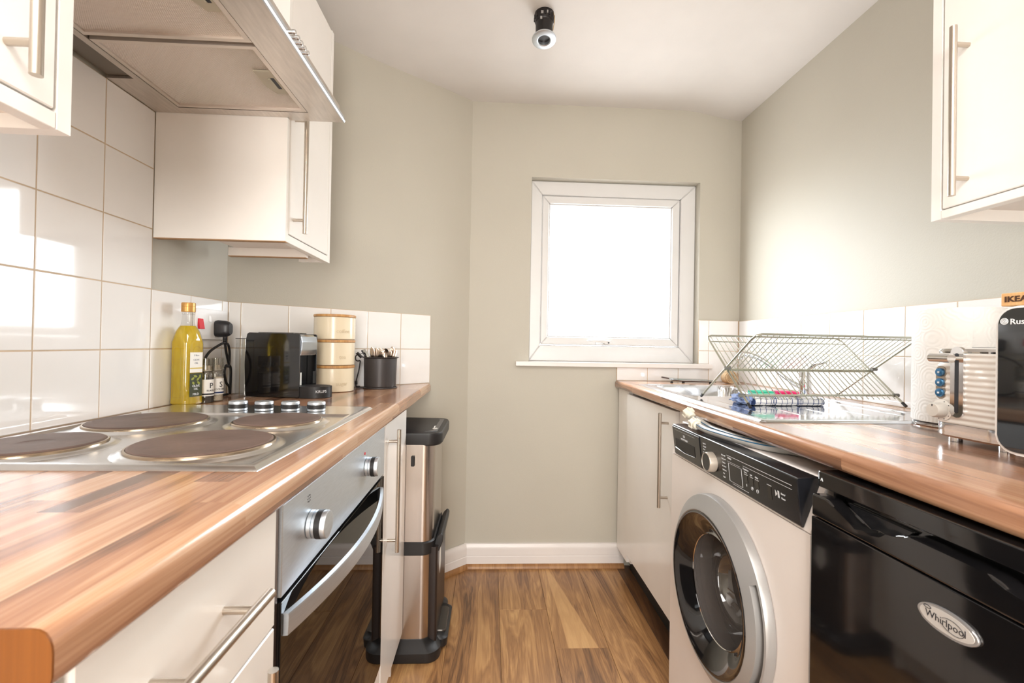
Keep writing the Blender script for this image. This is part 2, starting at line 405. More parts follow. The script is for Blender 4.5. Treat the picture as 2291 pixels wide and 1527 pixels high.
# plain unseen shell added behind the opening to keep sky light out
bm = box(NB(), (-1.3, -2.75, 0), (1.6, -2.65, 2.4)); box(bm, (-1.3, -2.65, 0), (-1.2, YF - .1, 2.4)); box(bm, (1.5, -2.65, 0), (1.6, YF - .1, 2.4)); box(bm, (-1.3, -2.75, 2.4), (1.6, YF - .099, 2.45)); box(bm, (-1.3, -2.75, -.05), (1.6, YF - .0505, -.001))
struct('sky_block_shell', bm, PAINT)
# ceiling: slightly sagging towards the side walls
def cz(x, y):
    def s(t): t = max(0, min(1, t)); return t * t * (3 - 2 * t)
    return H + 1.174 - 0.041 * s((x - 0.93) / 0.30) - 0.034 * s((-0.10 - x) / 0.50)
bm = NB(); nx, ny = 44, 20
g = [[bm.verts.new((XL - .05 + (XR - XL + .1) * i / nx, YF - .05 + (YB - YF + .1) * j / ny, cz(XL - .05 + (XR - XL + .1) * i / nx, 0))) for j in range(ny + 1)] for i in range(nx + 1)]
t = [[bm.verts.new((v.co.x, v.co.y, ZT)) for v in (r[0], r[-1])] for r in (g[0], g[-1])]
for i in range(nx):
    for j in range(ny): bm.faces.new((g[i][j], g[i][j + 1], g[i + 1][j + 1], g[i + 1][j]))
ce = struct('ceiling', bm, CEIL, smooth=60)
bm = box(NB(), (XL - .1, YF - .1, ZT), (XR + .1, YB + .16, ZT + .04)); rf = part('upper_slab', bm, CEIL, ce)

# ---------------------------------------------------------------- tiles
tile_mesh = {}
def tile(parent, c, wdt, hgt, face):
    """face: angle (about Z) of the outward normal; c: centre on the tile face"""
    key = (round(wdt, 3), round(hgt, 3))
    if key not in tile_mesh:
        bm = NB(); g = 0.0011
        box(bm, (-wdt / 2 + g, 0, -hgt / 2 + g), (wdt / 2 - g, 0.0065, hgt / 2 - g))
        ed = [e for e in bm.edges if all(v.co.y < 1e-4 for v in e.verts)]
        bmesh.ops.bevel(bm, geom=ed, offset=0.0016, segments=2, affect='EDGES', profile=0.5)
        bmesh.ops.recalc_face_normals(bm, faces=bm.faces)
        me = bpy.data.meshes.new('tile'); bm.to_mesh(me); bm.free(); me.materials.append(TILE)
        for p in me.polygons: p.use_smooth = True
        me.set_sharp_from_angle(angle=math.radians(16)); tile_mesh[key] = me
    o = bpy.data.objects.new('tile', tile_mesh[key]); COL.objects.link(o)
    o.parent = parent
    j = random.uniform(-0.0022, 0.0022)
    o.matrix_local = WM[parent.name].inverted() @ Matrix.Translation(c) @ Matrix.Rotation(face + PI / 2 + j, 4, 'Z') @ Matrix.Rotation(random.uniform(-.0022, .0022), 4, 'X')
    return o
FX = -0.855
rows = [H - .178, H - .0275, H + .124, H + .275, H + .4265, H + .571]
cols = [-.008 + .15 * k for k in range(0, 0)] + [-0.0085, .1415, .2915, .4415, .5925, .7430, .893, 1.0415, 1.188]
bm = box(NB(), (XL - .001, -.01, rows[0]), (FX - .0009, 1.1885, rows[-1])); box(bm, (XL - .001, 1.188, rows[0]), (FX - .0009, 1.527, rows[2]))
part('grout', bm, GROUT, wl)
for a, b in zip(cols, cols[1:]):
    for c, d in zip(rows, rows[1:]): tile(wl, (FX, (a + b) / 2, (c + d) / 2), b - a, d - c, 0)
for a, b in ((1.188, 1.341), (1.341, 1.493), (1.493, 1.5245)):
    for c, d in zip(rows[:2], rows[1:3]): tile(wl, (FX, (a + b) / 2, (c + d) / 2), b - a, d - c, 0)
# slanted wall tiles
DV = Vector((BX - CX0, BY - CY0)).normalized(); ND = Vector((DV.y, -DV.x)); P0 = Vector((CX0, CY0)) + ND * .008
ang = math.atan2(ND.y, ND.x)
def dpt(t, o=0.0): q = P0 + DV * t + ND * o; return (q.x, q.y)
T1 = 0.787
prism(bm := NB(), [dpt(0, -.0009), dpt(T1, -.0009), dpt(T1, -.012), dpt(0, -.012)], rows[0], rows[2])
part('grout', bm, GROUT, wd)
ts = [0.0, 0.037, .187, .337, .487, .637, T1]
for a, b in zip(ts, ts[1:]):
    for c, d in zip(rows[:2], rows[1:3]):
        q = dpt((a + b) / 2); tile(wd, (q[0], q[1], (c + d) / 2), b - a, d - c, ang)
# window wall tiles
FYB = YB - .008
br = [H - .166, H - .014, H + .1365]
bm = box(NB(), (.6197, FYB + .0009, br[0]), (1.228, YB + .001, H - .1015)); box(bm, (1.026, FYB + .0009, H - .1016), (1.228, YB + .001, br[2]))
part('grout', bm, GROUT, wb)
for a, b in ((.62, .7716), (.7716, .9253), (.9253, 1.0772)): tile(wb, ((a + b) / 2, FYB, (br[0] + H - .1015) / 2), b - a, H - .1015 - br[0], -PI / 2)
tile(wb, ((1.026 + 1.0772) / 2, FYB, (br[1] + H - .080) / 2), .0512, br[1] - H + .080, -PI / 2)
tile(wb, ((1.026 + 1.0772) / 2, FYB, (br[1] + br[2]) / 2), .0512, br[2] - br[1], -PI / 2)
for c, d in zip(br, br[1:]): tile(wb, (1.151, FYB, (c + d) / 2), .1476, d - c, -PI / 2)
# right wall tiles
FXR = 1.225
rr = [H - .166, H - .0155, H + .1345]
cr = [2.197, 2.190, 2.040, 1.889, 1.7395, 1.5885, 1.4395, 1.2895, 1.139, .989, .839, .689, .539, .389, .239, .089]
bm = box(NB(), (FXR + .0009, cr[-1], rr[0]), (XR + .001, cr[0], rr[2])); part('grout', bm, GROUT, wr)
for a, b in zip(cr[1:], cr[2:]):
    for c, d in zip(rr, rr[1:]): tile(wr, (FXR, (a + b) / 2, (c + d) / 2), a - b, d - c, PI)

# ---------------------------------------------------------------- window
w1 = struct('window_1', NB(), UPVC, origin=(0.607, 2.27, WZ0))
def frame(bm, x0, x1, z0, z1, l, r, b, t, y0, y1, bev=0.004):
    """four mitred members"""
    for co in ([(x0, z0), (x0 + l, z0 + b), (x0 + l, z1 - t), (x0, z1)], [(x1, z1), (x1 - r, z1 - t), (x1 - r, z0 + b), (x1, z0)],
               [(x0, z0), (x1, z0), (x1 - r, z0 + b), (x0 + l, z0 + b)], [(x0, z1), (x0 + l, z1 - t), (x1 - r, z1 - t), (x1, z1)]):
        prism(bm, co, y0, y1, 'Y', bev)
    return bm
part('window_frame', frame(NB(), .190, 1.0245, H - .079, H + .817, .056, .076, .080, .070, 2.250, 2.32), UPVC, w1)
part('sash', frame(NB(), .2475, .9465, H + .0035, H + .7465, .036, .040, .040, .040, 2.256, 2.312), UPVC, w1)
part('glazing_bead', frame(NB(), .2835, .9065, H + .0435, H + .7065, .006, .006, .006, .006, 2.262, 2.30, .002), UPVC, w1)
part('pane', box(NB(), (.2885, 2.2845, H + .048), (.9015, 2.2885, H + .7015)), PANE, w1)
bm = NB(); box(bm, (.525, 2.248, H + .006), (.605, 2.2565, H + .030), .003, 2)
lathe(bm, [(.012, 0), (.012, .006), (.009, .016), (.009, .024)], (.575, 2.247, H + .019), (Vector((1, 0, 0)), Vector((0, 0, 1)), Vector((0, -1, 0))), 16)
prism(bm, [(.474, .025), (.50, .030), (.56, .029), (.588, .026), (.592, .016), (.585, .008), (.565, .010), (.545, .020), (.50, .022)], 2.218, 2.230, 'Y', .003, 2)
for v in bm.verts:
    if v.co.z < 0.5: v.co.z += H
h = part('window_handle', bm, UPVC, w1)
part('key_lock', lathe(NB(), [(.004, 0), (.004, .002)], (.582, 2.2175, H + .017), (Vector((1, 0, 0)), Vector((0, 0, 1)), Vector((0, -1, 0))), 12), INK, h)
bm = box(NB(), (.123, 2.172, H - .1015), (1.087, YB + .0, H - .0795), .003, 2); box(bm, (.189, YB - .001, H - .1015), (1.0255, 2.26, H - .0795))
struct('trim_1', bm, WHITE)

# ---------------------------------------------------------------- skirting boards with an oak bead
def skirt(name, a, b, nrm):
    a = Vector(a); b = Vector(b); n = Vector(nrm)
    def sweep(prof):
        bm = NB(); r0 = [bm.verts.new((a.x + n.x * d, a.y + n.y * d, z)) for d, z in prof]; r1 = [bm.verts.new((b.x + n.x * d, b.y + n.y * d, z)) for d, z in prof]; k = len(prof)
        bm.faces.new(r0); bm.faces.new(r1[::-1])
        for i in range(k): bm.faces.new((r0[i], r0[(i + 1) % k], r1[(i + 1) % k], r1[i]))
        return bm
    s = struct(name, sweep([(0.0005, 0.0), (.016, 0), (.016, .052), (.0135, .054), (.0135, .057), (.016, .059), (.016, .088), (.012, .100), (.008, .110), (.0005, .112)]), WHITE)
    part('oak_bead', sweep([(.0162, .0005), (.034, .0005), (.033, .009), (.028, .015), (.020, .018), (.0162, .0185)]), BEADW, s)
vd = Vector((BX - CX0, BY - CY0)).normalized()
skirt('baseboard_back', (BX - .004, YB), (0.665, YB), (0, -1))
skirt('baseboard_corner', (CX0 + vd.x * .30, CY0 + vd.y * .30), (BX + .004, BY), (vd.y, -vd.x))
skirt('baseboard_right', (XR, -1.2), (XR, 0.05), (-1, 0))
skirt('baseboard_left', (XL, -0.2), (XL, -1.2), (1, 0))

# ================================================================ left side: worktop and units
def ydiag(x): return 1.5205 + (x + .855) * (BY - CY0) / (BX - CX0)
ZL = H - .178                                        # top of the left worktop
wt = thing('worktop', 'oak block-effect worktop under the hob, running along the left wall', 'worktop', (-.56, 1.0, ZL - .038))
prof = [(-.853, 0), (-.277, 0), (-.2715, -.0008), (-.2675, -.003), (-.265, -.0065), (-.2635, -.011), (-.263, -.016), (-.263, -.030), (-.264, -.034), (-.267, -.0375), (-.272, -.038), (-.853, -.038)]
arc = [0]
for a, b in zip(prof, prof[1:]): arc.append(arc[-1] + math.hypot(b[0] - a[0], b[1] - a[1]))
def sweepY(prof, y0f, y1f, zoff):
    bm = NB(); r0 = [bm.verts.new((x, y0f(x), z + zoff)) for x, z in prof]; r1 = [bm.verts.new((x, y1f(x), z + zoff)) for x, z in prof]; k = len(prof)
    bm.faces.new(r0[::-1]); bm.faces.new(r1)
    for i in range(k): bm.faces.new((r0[i], r0[(i + 1) % k], r1[(i + 1) % k], r1[i]))
    return bm
part('board', sweepY(prof, lambda x: .2925, ydiag, ZL), WORKTOP, wt, uvf=lambda c, n: (c.y, c.x - (c.z - ZL) * 1.0 + .02))
part('end_strip', sweepY(prof, lambda x: .291, lambda x: .2926, ZL), ENDW, wt, label='orange veneered end strip')

def front(nm, x0, x1, y0, y1, z0, z1, parent, m=None, bev=.0015, label=None): return part(nm, box(NB(), (x0, y0, z0), (x1, y1, z1), bev, 1), m or CAB, parent, label=label)
# drawer unit
u = thing('drawer_unit', 'white base unit with drawer and door, nearest the camera under the left worktop', 'kitchen unit', (-.56, .46, 0))
bm = NB(); box(bm, (-.85, .315, .10), (-.302, .331, ZL - .0385)); box(bm, (-.85, .610, .10), (-.302, .626, ZL - .0385)); box(bm, (-.85, .33, .10), (-.302, .611, .116)); box(bm, (-.85, .33, .116), (-.842, .611, ZL - .0385))
part('carcass', bm, CAB, u)
part('end_panel', box(NB(), (-.85, .300, 0), (-.283, .3145, ZL - .0385)), CAB, u)
part('plinth', box(NB(), (-.345, .3145, 0), (-.33, .628, .095)), CAB, u)
d = front('drawer', -.300, -.280, .3255, .6215, H - .3785, H - .2235, u)
bar_handle(d, (-.247, .365, H - .2905), (-.247, .537, H - .2905), .006, (.19, .81), (-.0335, 0, 0))
d = front('door', -.300, -.280, .3255, .6215, .092, H - .3815, u)
bar_handle(d, (-.249, .552, H - .700), (-.249, .552, H - .389), .006, (.1, .9), (-.0315, 0, 0))
# oven
ov = thing('built_in_oven', 'built-in electric oven with steel panel and curved handle below the hob', 'oven', (-.56, .935, 0))
bm = NB(); box(bm, (-.85, .6305, .10), (-.302, .642, ZL - .0385)); box(bm, (-.85, 1.231, .10), (-.302, 1.2425, ZL - .0385)); box(bm, (-.85, .642, ZL - .060), (-.302, 1.231, ZL - .0385)); box(bm, (-.85, .642, .10), (-.302, 1.231, .19)); box(bm, (-.85, .642, .19), (-.82, 1.231, ZL - .06))
part('oven_body', bm, BLACK, ov)
cp = part('control_panel', box(NB(), (-.302, .6375, H - .352), (-.279, 1.2385, H - .2245), .0012), OVENST, ov)
part('side_trim', box(NB(), (-.302, .6285, .20), (-.284, .6365, H - .2265)), mat('bronze_side_trim', (112, 96, 88), .3, .8), ov)
for y, z in ((.735, H - .289), (1.062, H - .286)):
    k = part('knob', lathe(NB(), [(.0195, 0), (.0215, .001), (.0215, .007), (.019, .0075), (.019, .0085), (.0215, .009), (.0215, .012)], (-.279, y, z), 'X', 36), OVENST, cp)
    part('grip_band', lathe(NB(), [(.0212, .012), (.0222, .0125), (.0222, .0205), (.0212, .021)], (-.279, y, z), 'X', 36), BLACK, cp, label='black rubber knob band')
    part('knob_cap', lathe(NB(), [(.0215, .021), (.0215, .0265), (.0205, .0285), (.018, .029), (0, .029)], (-.279, y, z), 'X', 36), OVENST, cp)
part('pilot_light', lathe(NB(), [(.003, 0), (.003, .0012)], (-.2789, 1.045, H - .252), 'X', 14), RED, cp, label='small red pilot light')
bm = NB()
for dy, dz in ((0, 0), (.005, 0), (-.005, 0), (0, .005), (0, -.005), (.004, .004), (-.004, .004), (.004, -.004), (-.004, -.004)): box(bm, (-.2791, .727 + dy, H - .247 + dz), (-.2787, .729 + dy, H - .245 + dz))
part('printed_symbol', bm, INK, cp)
bm = NB()
for a, b in (((.6375, .205), (.678, H - .3585)), ((1.198, .205), (1.2385, H - .3585)), ((.678, .205), (1.198, .26)), ((.678, H - .418), (1.198, H - .3585))):
    box(bm, (-.302, a[0], a[1]), (-.281, b[0], b[1]))
dr = part('oven_door', bm, GBLACK, ov)
part('door_glass', box(NB(), (-.2810, .6375, .205), (-.2785, 1.2385, H - .3585), .0006), DARKG, dr)
bm = NB()
for z in (H - .47, H - .58):
    for x in (-.32, -.34, -.37, -.40, -.43, -.46, -.49, -.52): tube(bm, [(x, .65, z), (x, 1.225, z)], .0015, 5)
    for y in (.70, .80, .90, 1.0, 1.1, 1.2): tube(bm, [(-.31, y, z - .002), (-.60, y, z - .002)], .0018, 5)
part('wire_shelves', bm, CHROME, ov)
# bowed steel handle
def hx(y): return -.272 + .036 * (1 - ((y - .922) / .278) ** 2)
bm = NB(); n = 28; ys = [.644 + .556 * i / n for i in range(n + 1)]; rings = []
for y in ys:
    x = hx(y); rings.append([bm.verts.new(q) for q in ((x - .007, y, H - .376), (x, y, H - .3765), (x + .001, y, H - .380), (x, y, H - .4065), (x - .007, y, H - .407))])
for a, b in zip(rings, rings[1:]):
    for j in range(5): bm.faces.new((a[j], a[(j + 1) % 5], b[(j + 1) % 5], b[j]))
bm.faces.new(rings[0][::-1]); bm.faces.new(rings[-1])
hd = part('oven_handle', bm, OVENST, dr, smooth=25)
for y0, s in ((.644, 1), (1.2, -1)):
    bm = NB()
    hexa(bm, [(-.2785, y0, H - .405), (-.2785, y0 + s * .016, H - .405), (hx(y0 + s * .016) - .006, y0 + s * .016, H - .405), (hx(y0) - .006, y0, H - .405)] + [(-.2785, y0, H - .378), (-.2785, y0 + s * .016, H - .378), (hx(y0 + s * .016) - .006, y0 + s * .016, H - .378), (hx(y0) - .006, y0, H - .378)])
    part('handle_mount', bm, BLACK, dr)
part('filler_panel', box(NB(), (-.300, .6305, .092), (-.2815, 1.2425, .200), .001), CAB, ov, label='white filler panel below the oven')
part('plinth', box(NB(), (-.345, .629, 0), (-.33, 1.243, .09)), CAB, ov)
# end unit
u = thing('narrow_base_unit', 'narrow white base unit with tall bar handle, between the oven and the bin', 'kitchen unit', (-.56, 1.405, 0))
bm = NB(); box(bm, (-.85, 1.2445, .10), (-.302, 1.26, ZL - .0385)); prism(bm, [(-.85, 1.54), (-.302, 1.54), (-.302, 1.556), (-.80, 1.556)][::1], .10, ZL - .0385); box(bm, (-.85, 1.26, .10), (-.302, 1.54, .116))
part('carcass', bm, CAB, u)
d = front('door', -.300, -.280, 1.2475, 1.5615, .090, H - .2225, u)
bar_handle(d, (-.2525, 1.300, H - .590), (-.2525, 1.300, H - .246), .006, (.095, .905), (-.028, 0, 0))
part('plinth', prism(NB(), [(-.345, 1.2435), (-.330, 1.2435), (-.330, 1.528), (-.345, 1.528)], 0, .089), CAB, u)
part('plinth_end', box(NB(), (-.3295, 1.480, 0), (-.300, 1.490, .089)), CAB, u)

# ---------------------------------------------------------------- hob
hb = thing('hob', 'stainless steel electric hob with four solid plates set into the left worktop', 'hob', (-.567, .935, ZL))
hz = ZL + .0065
bm = NB()
# pressed sheet: outer rim sloping down to the worktop, tray slightly sunk, control ledge at the far end
def ringq(bm, rects):
    rs = []
    for x0, x1, y0, y1, z in rects: rs.append([bm.verts.new(p) for p in ((x0, y0, z), (x1, y0, z), (x1, y1, z), (x0, y1, z))])
    for a, b in zip(rs, rs[1:]):
        for j in range(4): bm.faces.new((a[j], a[(j + 1) % 4], b[(j + 1) % 4], b[j]))
    bm.faces.new(rs[-1]); return bm
ringq(bm, [(-.824, -.312, .632, 1.236, ZL + .0002), (-.8235, -.3125, .6325, 1.2355, ZL + .0012), (-.819, -.317, .637, 1.232, ZL + .0045), (-.814, -.322, .642, 1.228, hz), (-.808, -.328, .648, 1.222, hz), (-.806, -.330, .650, 1.096, hz - .0002), (-.802, -.334, .654, 1.092, ZL + .0018)])
bm.normal_update()
hs = part('hob_sheet', bm, HOBST, hb, smooth=30)
burn = [(-.462, .766, .099), (-.708, .748, .083), (-.695, .968, .099), (-.448, .993, .082)]
for i, (x, y, r) in enumerate(burn):
    c = (x, y, ZL + .0016)
    b = part('hotplate_surround', lathe(NB(), [(r + .020, .0003), (r + .017, .0008), (r + .012, .0030), (r + .008, .0046), (r + .0045, .0050)], c, 'Z', 64, caps=(True, False)), HOBST, hb)
    part('rim_ring', lathe(NB(), [(r + .0048, .0046), (r + .0052, .0070), (r + .0040, .0084), (r + .0014, .0086), (r + .0008, .0076)], c, 'Z', 64, caps=(False, False)), IRONRIM, b)
    part('hotplate', lathe(NB(), [(r + .0003, .0056), (r + .0006, .0090), (r - .0012, .0104), (r * .97, .0108), (.024, .0105), (.022, .0097), (0, .0096)], c, 'Z', 64, caps=(True, False)), IRON, hb)
for x in (-.612, -.550, -.487, -.4245):
    y = 1.142; z = hz
    k = part('hob_knob', lathe(NB(), [(.0195, .0006), (.0205, .0015), (.0205, .006), (.0185, .0068)], (x, y, z), 'Z', 40), OVENST, hb)
    part('grip_band', lathe(NB(), [(.0205, .0068), (.0215, .0075), (.0215, .0155), (.0205, .016)], (x, y, z), 'Z', 40), BLACK, k, label='black rubber knob band')
    part('knob_cap', lathe(NB(), [(.0205, .016), (.0207, .0205), (.0195, .0225), (0, .0228)], (x, y, z), 'Z', 40), OVENST, k)

# ---------------------------------------------------------------- wall units on the left
CF = -.5288
u = thing('wall_cabinet', 'cream wall cabinet at the top left corner, left of the cooker hood', 'cabinet', (-.69, .3, H + .25))
bm = NB(); box(bm, (-.8545, .575, H + .2505), (CF, .593, H + 1.005)); box(bm, (-.8545, .012, H + .2505), (CF, .030, H + 1.005)); box(bm, (-.8545, .030, H + .987), (CF - .02, .575, H + 1.005)); box(bm, (-.85, .03, H + .268), (-.845, .575, H + .987))
part('carcass', bm, CAB, u)
part('bottom_panel', box(NB(), (-.845, .030, H + .268), (CF - .02, .575, H + .285)), CABIN, u)
part('light_rail', box(NB(), (CF - .02, .030, H + .2505), (CF - .0008, .5742, H + .2705), .0008), CAB, u)
bm = NB(); box(bm, (-.80, .03, H + .2505), (-.782, .5742, H + .268)); part('back_rail', bm, CABIN, u)
d = front('door', CF - .0195, CF - .0005, .034, .5718, H + .2735, H + 1.002, u)
bar_handle(d, (-.498, .5165, H + .283), (-.498, .5165, H + .62), .006, (.105, .895), (-.032, 0, 0))
u = thing('wall_cabinet', 'tall cream wall cabinet in the corner right of the cooker hood', 'cabinet', (-.69, 1.35, H + .25))
bm = NB(); prism(bm, [(-.8545, 1.1885), (CF, 1.1885), (CF, 1.2045), (-.8545, 1.2045)], H + .2545, H + 1.005)
box(bm, (-.62, 1.492, H + .2545), (CF, 1.510, H + 1.005))
prism(bm, [(-.85, 1.2045), (CF - .02, 1.2045), (CF - .02, 1.492), (-.85, 1.492)], H + .987, H + 1.005)
part('carcass', bm, CAB, u)
part('bottom_panel', prism(NB(), [(-.760, 1.2045), (CF - .02, 1.2045), (CF - .02, 1.4915), (-.760, 1.4915)], H + .272, H + .288), CABIN, u)
part('worn_edge', box(NB(), (-.8545, 1.1882, H + .2525), (CF - .001, 1.2046, H + .2546)), CABEDGE, u, label='worn bare chipboard edge')
part('light_rail', box(NB(), (CF - .02, 1.2046, H + .2545), (CF - .0008, 1.4915, H + .2745), .0008), CAB, u)
bm = NB(); box(bm, (-.775, 1.375, H + .2475), (CF - .022, 1.391, H + .2715)); part('back_rail', bm, CABIN, u)
part('worn_edge', box(NB(), (-.775, 1.3748, H + .2455), (CF - .022, 1.3912, H + .2476)), CABEDGE, u, label='worn bare chipboard edge')
d = front('door', CF - .0195, CF - .0005, 1.2065, 1.4895, H + .2775, H + 1.002, u)
bar_handle(d, (-.499, 1.235, H + .285), (-.499, 1.235, H + .622), .006, (.105, .895), (-.030, 0, 0))

# ---------------------------------------------------------------- cooker hood
hd = thing('cooker_hood', 'slim brushed steel cooker hood with two mesh filters above the hob', 'cooker hood', (-.62, .89, H + .571))
hu = H + .571
bm = NB()
def rectring(bm, outer, inner, z0, z1):
    (x0, x1, y0, y1), (a0, a1, b0, b1) = outer, inner
    for p in (((x0, y0), (a0, y1)), ((a1, y0), (x1, y1)), ((a0, y0), (a1, b0)), ((a0, b1), (a1, y1))): box(bm, (p[0][0], p[0][1], z0), (p[1][0], p[1][1], z1))
rectring(bm, (-.7965, -.3935, .5945, 1.1870), (-.781, -.4665, .644, 1.1595), hu, hu + .012)
box(bm, (-.854, .5945, hu), (-.7965, .735, hu + .012)); box(bm, (-.854, 1.039, hu), (-.7965, 1.187, hu + .012))
part('hood_underside', bm, HOODST, hd)
part('hood_top', box(NB(), (-.854, .5945, hu + .012), (-.3985, 1.187, hu + .035)), HOODST, hd)
bm = NB(); prism(bm, [(-.3935, hu - .0), (-.3905, hu + .0), (-.3885, hu + .0035), (-.3925, hu + .017), (-.3985, hu + .0175), (-.3985, hu + .012), (-.3935, hu + .012)], .5945, 1.204, 'Y')
part('front_lip', bm, OVENST, hd)
part('hood_end', box(NB(), (-.5275, 1.1872, hu), (-.3936, 1.2035, hu + .012)), HOODST, hd)
part('lamp_cover', box(NB(), (-.8515, .737, hu + .006), (-.799, 1.037, hu + .0115)), mat('grey_lamp_cover', (112, 104, 94), .35), hd)
for k, (y0, y1) in enumerate(((.9075, 1.1575), (.6455, .8955))):
    f = part('filter_frame', (lambda b: (rectring(b, (-.7795, -.468, y0, y1), (-.770, -.478, y0 + .009, y1 - .009), hu + .0005, hu + .0095), b)[1])(NB()), mat('filter_frame_alu', (222, 212, 202), .45, .8) if k == 0 else bpy.data.materials['filter_frame_alu'], hd)
    # fine perforated mesh: real ridges, joined
    bm = NB(); nxr = 92; x0, x1 = -.770, -.478; dx = (x1 - x0) / nxr; a = None
    for i in range(nxr * 2 + 1):
        x = x0 + dx * i / 2; z = hu + .0045 + (.0012 if i % 2 else 0)
        b = [bm.verts.new((x, y, z)) for y in (y0 + .009, y1 - .009)]
        if a: bm.faces.new((a[0], a[1], b[1], b[0]))
        a = b
    FM = bpy.data.materials.get('woven_filter_mesh')
    if FM is None:
        FM = mat('woven_filter_mesh', (222, 214, 206), .42, .75)
        nt = FM.node_tree; N = nt.nodes; L = nt.links; tc = N.new('ShaderNodeTexCoord'); sp = N.new('ShaderNodeSeparateXYZ'); L.new(tc.outputs['Object'], sp.inputs[0])
        mu = N.new('ShaderNodeMath'); mu.operation = 'MULTIPLY'; mu.inputs[1].default_value = 2 * PI / .0032; L.new(sp.outputs[1], mu.inputs[0])
        sn = N.new('ShaderNodeMath'); sn.operation = 'SINE'; L.new(mu.outputs[0], sn.inputs[0])
        bp = N.new('ShaderNodeBump'); bp.inputs['Strength'].default_value = .5; bp.inputs['Distance'].default_value = .0008; L.new(sn.outputs[0], bp.inputs['Height']); L.new(bp.outputs[0], N['Principled BSDF'].inputs['Normal'])
    part('filter_mesh', bm, FM, f, smooth=0, kind='stuff')
    yc = y0 + .083
    lt = part('filter_latch', prism(NB(), [(-.479, yc), (-.516, yc), (-.516, yc + .060), (-.504, yc + .088), (-.479, yc + .088)], hu + .0012, hu + .0044), mat('olive_grey_latch', (176, 168, 148), .5) if k == 0 else bpy.data.materials['olive_grey_latch'], f)
    part('latch_slot', box(NB(), (-.4905, yc + .024, hu + .0006), (-.4835, yc + .066, hu + .0013)), INK, f)
    part('latch_pull', box(NB(), (-.4965, yc + .024, hu - .0015), (-.4910, yc + .064, hu + .0013), .001), bpy.data.materials['olive_grey_latch'], f)
for y in (.871, .8865, .902, .917, .9325):
    part('push_button', lathe(NB(), [(.0042, 0), (.0042, .009), (.0048, .010), (.0048, .0145), (.0036, .0155), (0, .0155)], (-.3908, y, hu + .0085), 'X', 16), CHROME, hd)

# ================================================================ things on the left worktop
def loft(bm, secs, cap=(True, True)):
    rs = [[bm.verts.new((p[0], p[1], z)) for p in poly] for poly, z in secs]; k = len(rs[0])
    for a, b in zip(rs, rs[1:]):
        for j in range(k): bm.faces.new((a[j], a[(j + 1) % k], b[(j + 1) % k], b[j]))
    if cap[0]: bm.faces.new(rs[0][::-1])
    if cap[1]: bm.faces.new(rs[-1])
    return bm
def arc_patch(bm, c, r, a0, a1, z0, z1, th=.0004, n=10):
    rs = []
    for i in range(n + 1):
        a = a0 + (a1 - a0) * i / n; e = (math.cos(a), math.sin(a))
        rs.append([bm.verts.new((c[0] + e[0] * q, c[1] + e[1] * q, z)) for q, z in ((r, z0), (r + th, z0), (r + th, z1), (r, z1))])
    for a, b in zip(rs, rs[1:]):
        for j in range(4): bm.faces.new((a[j], a[(j + 1) % 4], b[(j + 1) % 4], b[j]))
    bm.faces.new(rs[0][::-1]); bm.faces.new(rs[-1]); return bm
def cyl_text(name, s, size, m, parent, c, r, ang, z, ext=.0003):
    """lettering wrapped round an upright cylinder, centred at angle ang"""
    o = text(name, s, size, m, parent, (0, 0, 0), (1, 0, 0), (0, 1, 0), ext=ext, local=True)
    me = o.data; inv = WM[parent.name].inverted()
    for v in me.vertices:
        a = ang + v.co.x / r; q = r + v.co.z + ext
        v.co = inv @ Vector((c[0] + q * math.cos(a), c[1] + q * math.sin(a), z + v.co.y))
    return o

# oil bottle
OIL = bpy.data.materials.new('golden_olive_oil'); OIL.use_nodes = True; p = OIL.node_tree.nodes['Principled BSDF']
p.inputs['Base Color'].default_value = lin((240, 212, 60)); p.inputs['Transmission Weight'].default_value = .55; p.inputs['Roughness'].default_value = .08; p.inputs['IOR'].default_value = 1.2
n_ = OIL.node_tree.nodes.new('ShaderNodeTexNoise'); n_.inputs['Scale'].default_value = 6; r_ = ramp(OIL.node_tree.nodes, [(0.3, (232, 200, 44)), (0.7, (246, 220, 72))]); OIL.node_tree.links.new(n_.outputs[0], r_.inputs[0]); OIL.node_tree.links.new(r_.outputs[0], p.inputs['Base Color'])
GOLD = mat('gold_screw_cap', (206, 156, 88), .32, .55)
b = thing('oil_bottle', 'clear square bottle of golden olive oil with a gold cap, beside the hob', 'bottle', (-.818, 1.272, ZL), math.radians(-14))
def sq(w, r, z): return (rrect(w, w, r, 5), z)
shell = [sq(.055, .014, 0), sq(.062, .016, .004), sq(.063, .017, .012), sq(.0605, .016, .020), sq(.0605, .016, .165), sq(.062, .020, .170), sq(.062, .028, .182), sq(.056, .027, .196), sq(.044, .0215, .208), sq(.033, .0162, .216), sq(.030, .0148, .224), sq(.0275, .0135, .240), sq(.0265, .013, .247)]
part('bottle_body', loft(NB(), shell), CLEAR, b, local=True)
part('olive_oil', loft(NB(), [(rrect(p0[0], p0[0], p0[1], 5), z) for p0, z in (((.052, .013), .002), ((.059, .0155), .006), ((.059, .016), .013), ((.0575, .015), .020), ((.0575, .015), .165), ((.059, .019), .170), ((.059, .027), .182), ((.053, .0255), .196), ((.042, .0205), .2075), ((.034, .0165), .213))]), OIL, b, local=True, label='golden olive oil')
bm = NB()
for sx, sy in ((1, 0), (0, -1), (-1, 0), (0, 1)):
    pth = [(-.012, .022), (-.012, .145), (-.008, .155), (0, .159), (.008, .155), (.012, .145), (.012, .022), (-.012, .022)]
    tube(bm, [(sx * .0306 + (q[0] if sy else 0), sy * .0306 + (q[0] if sx else 0), q[1]) for q in pth], .0007, 5)
part('moulded_panel', bm, CLEAR, b, local=True)
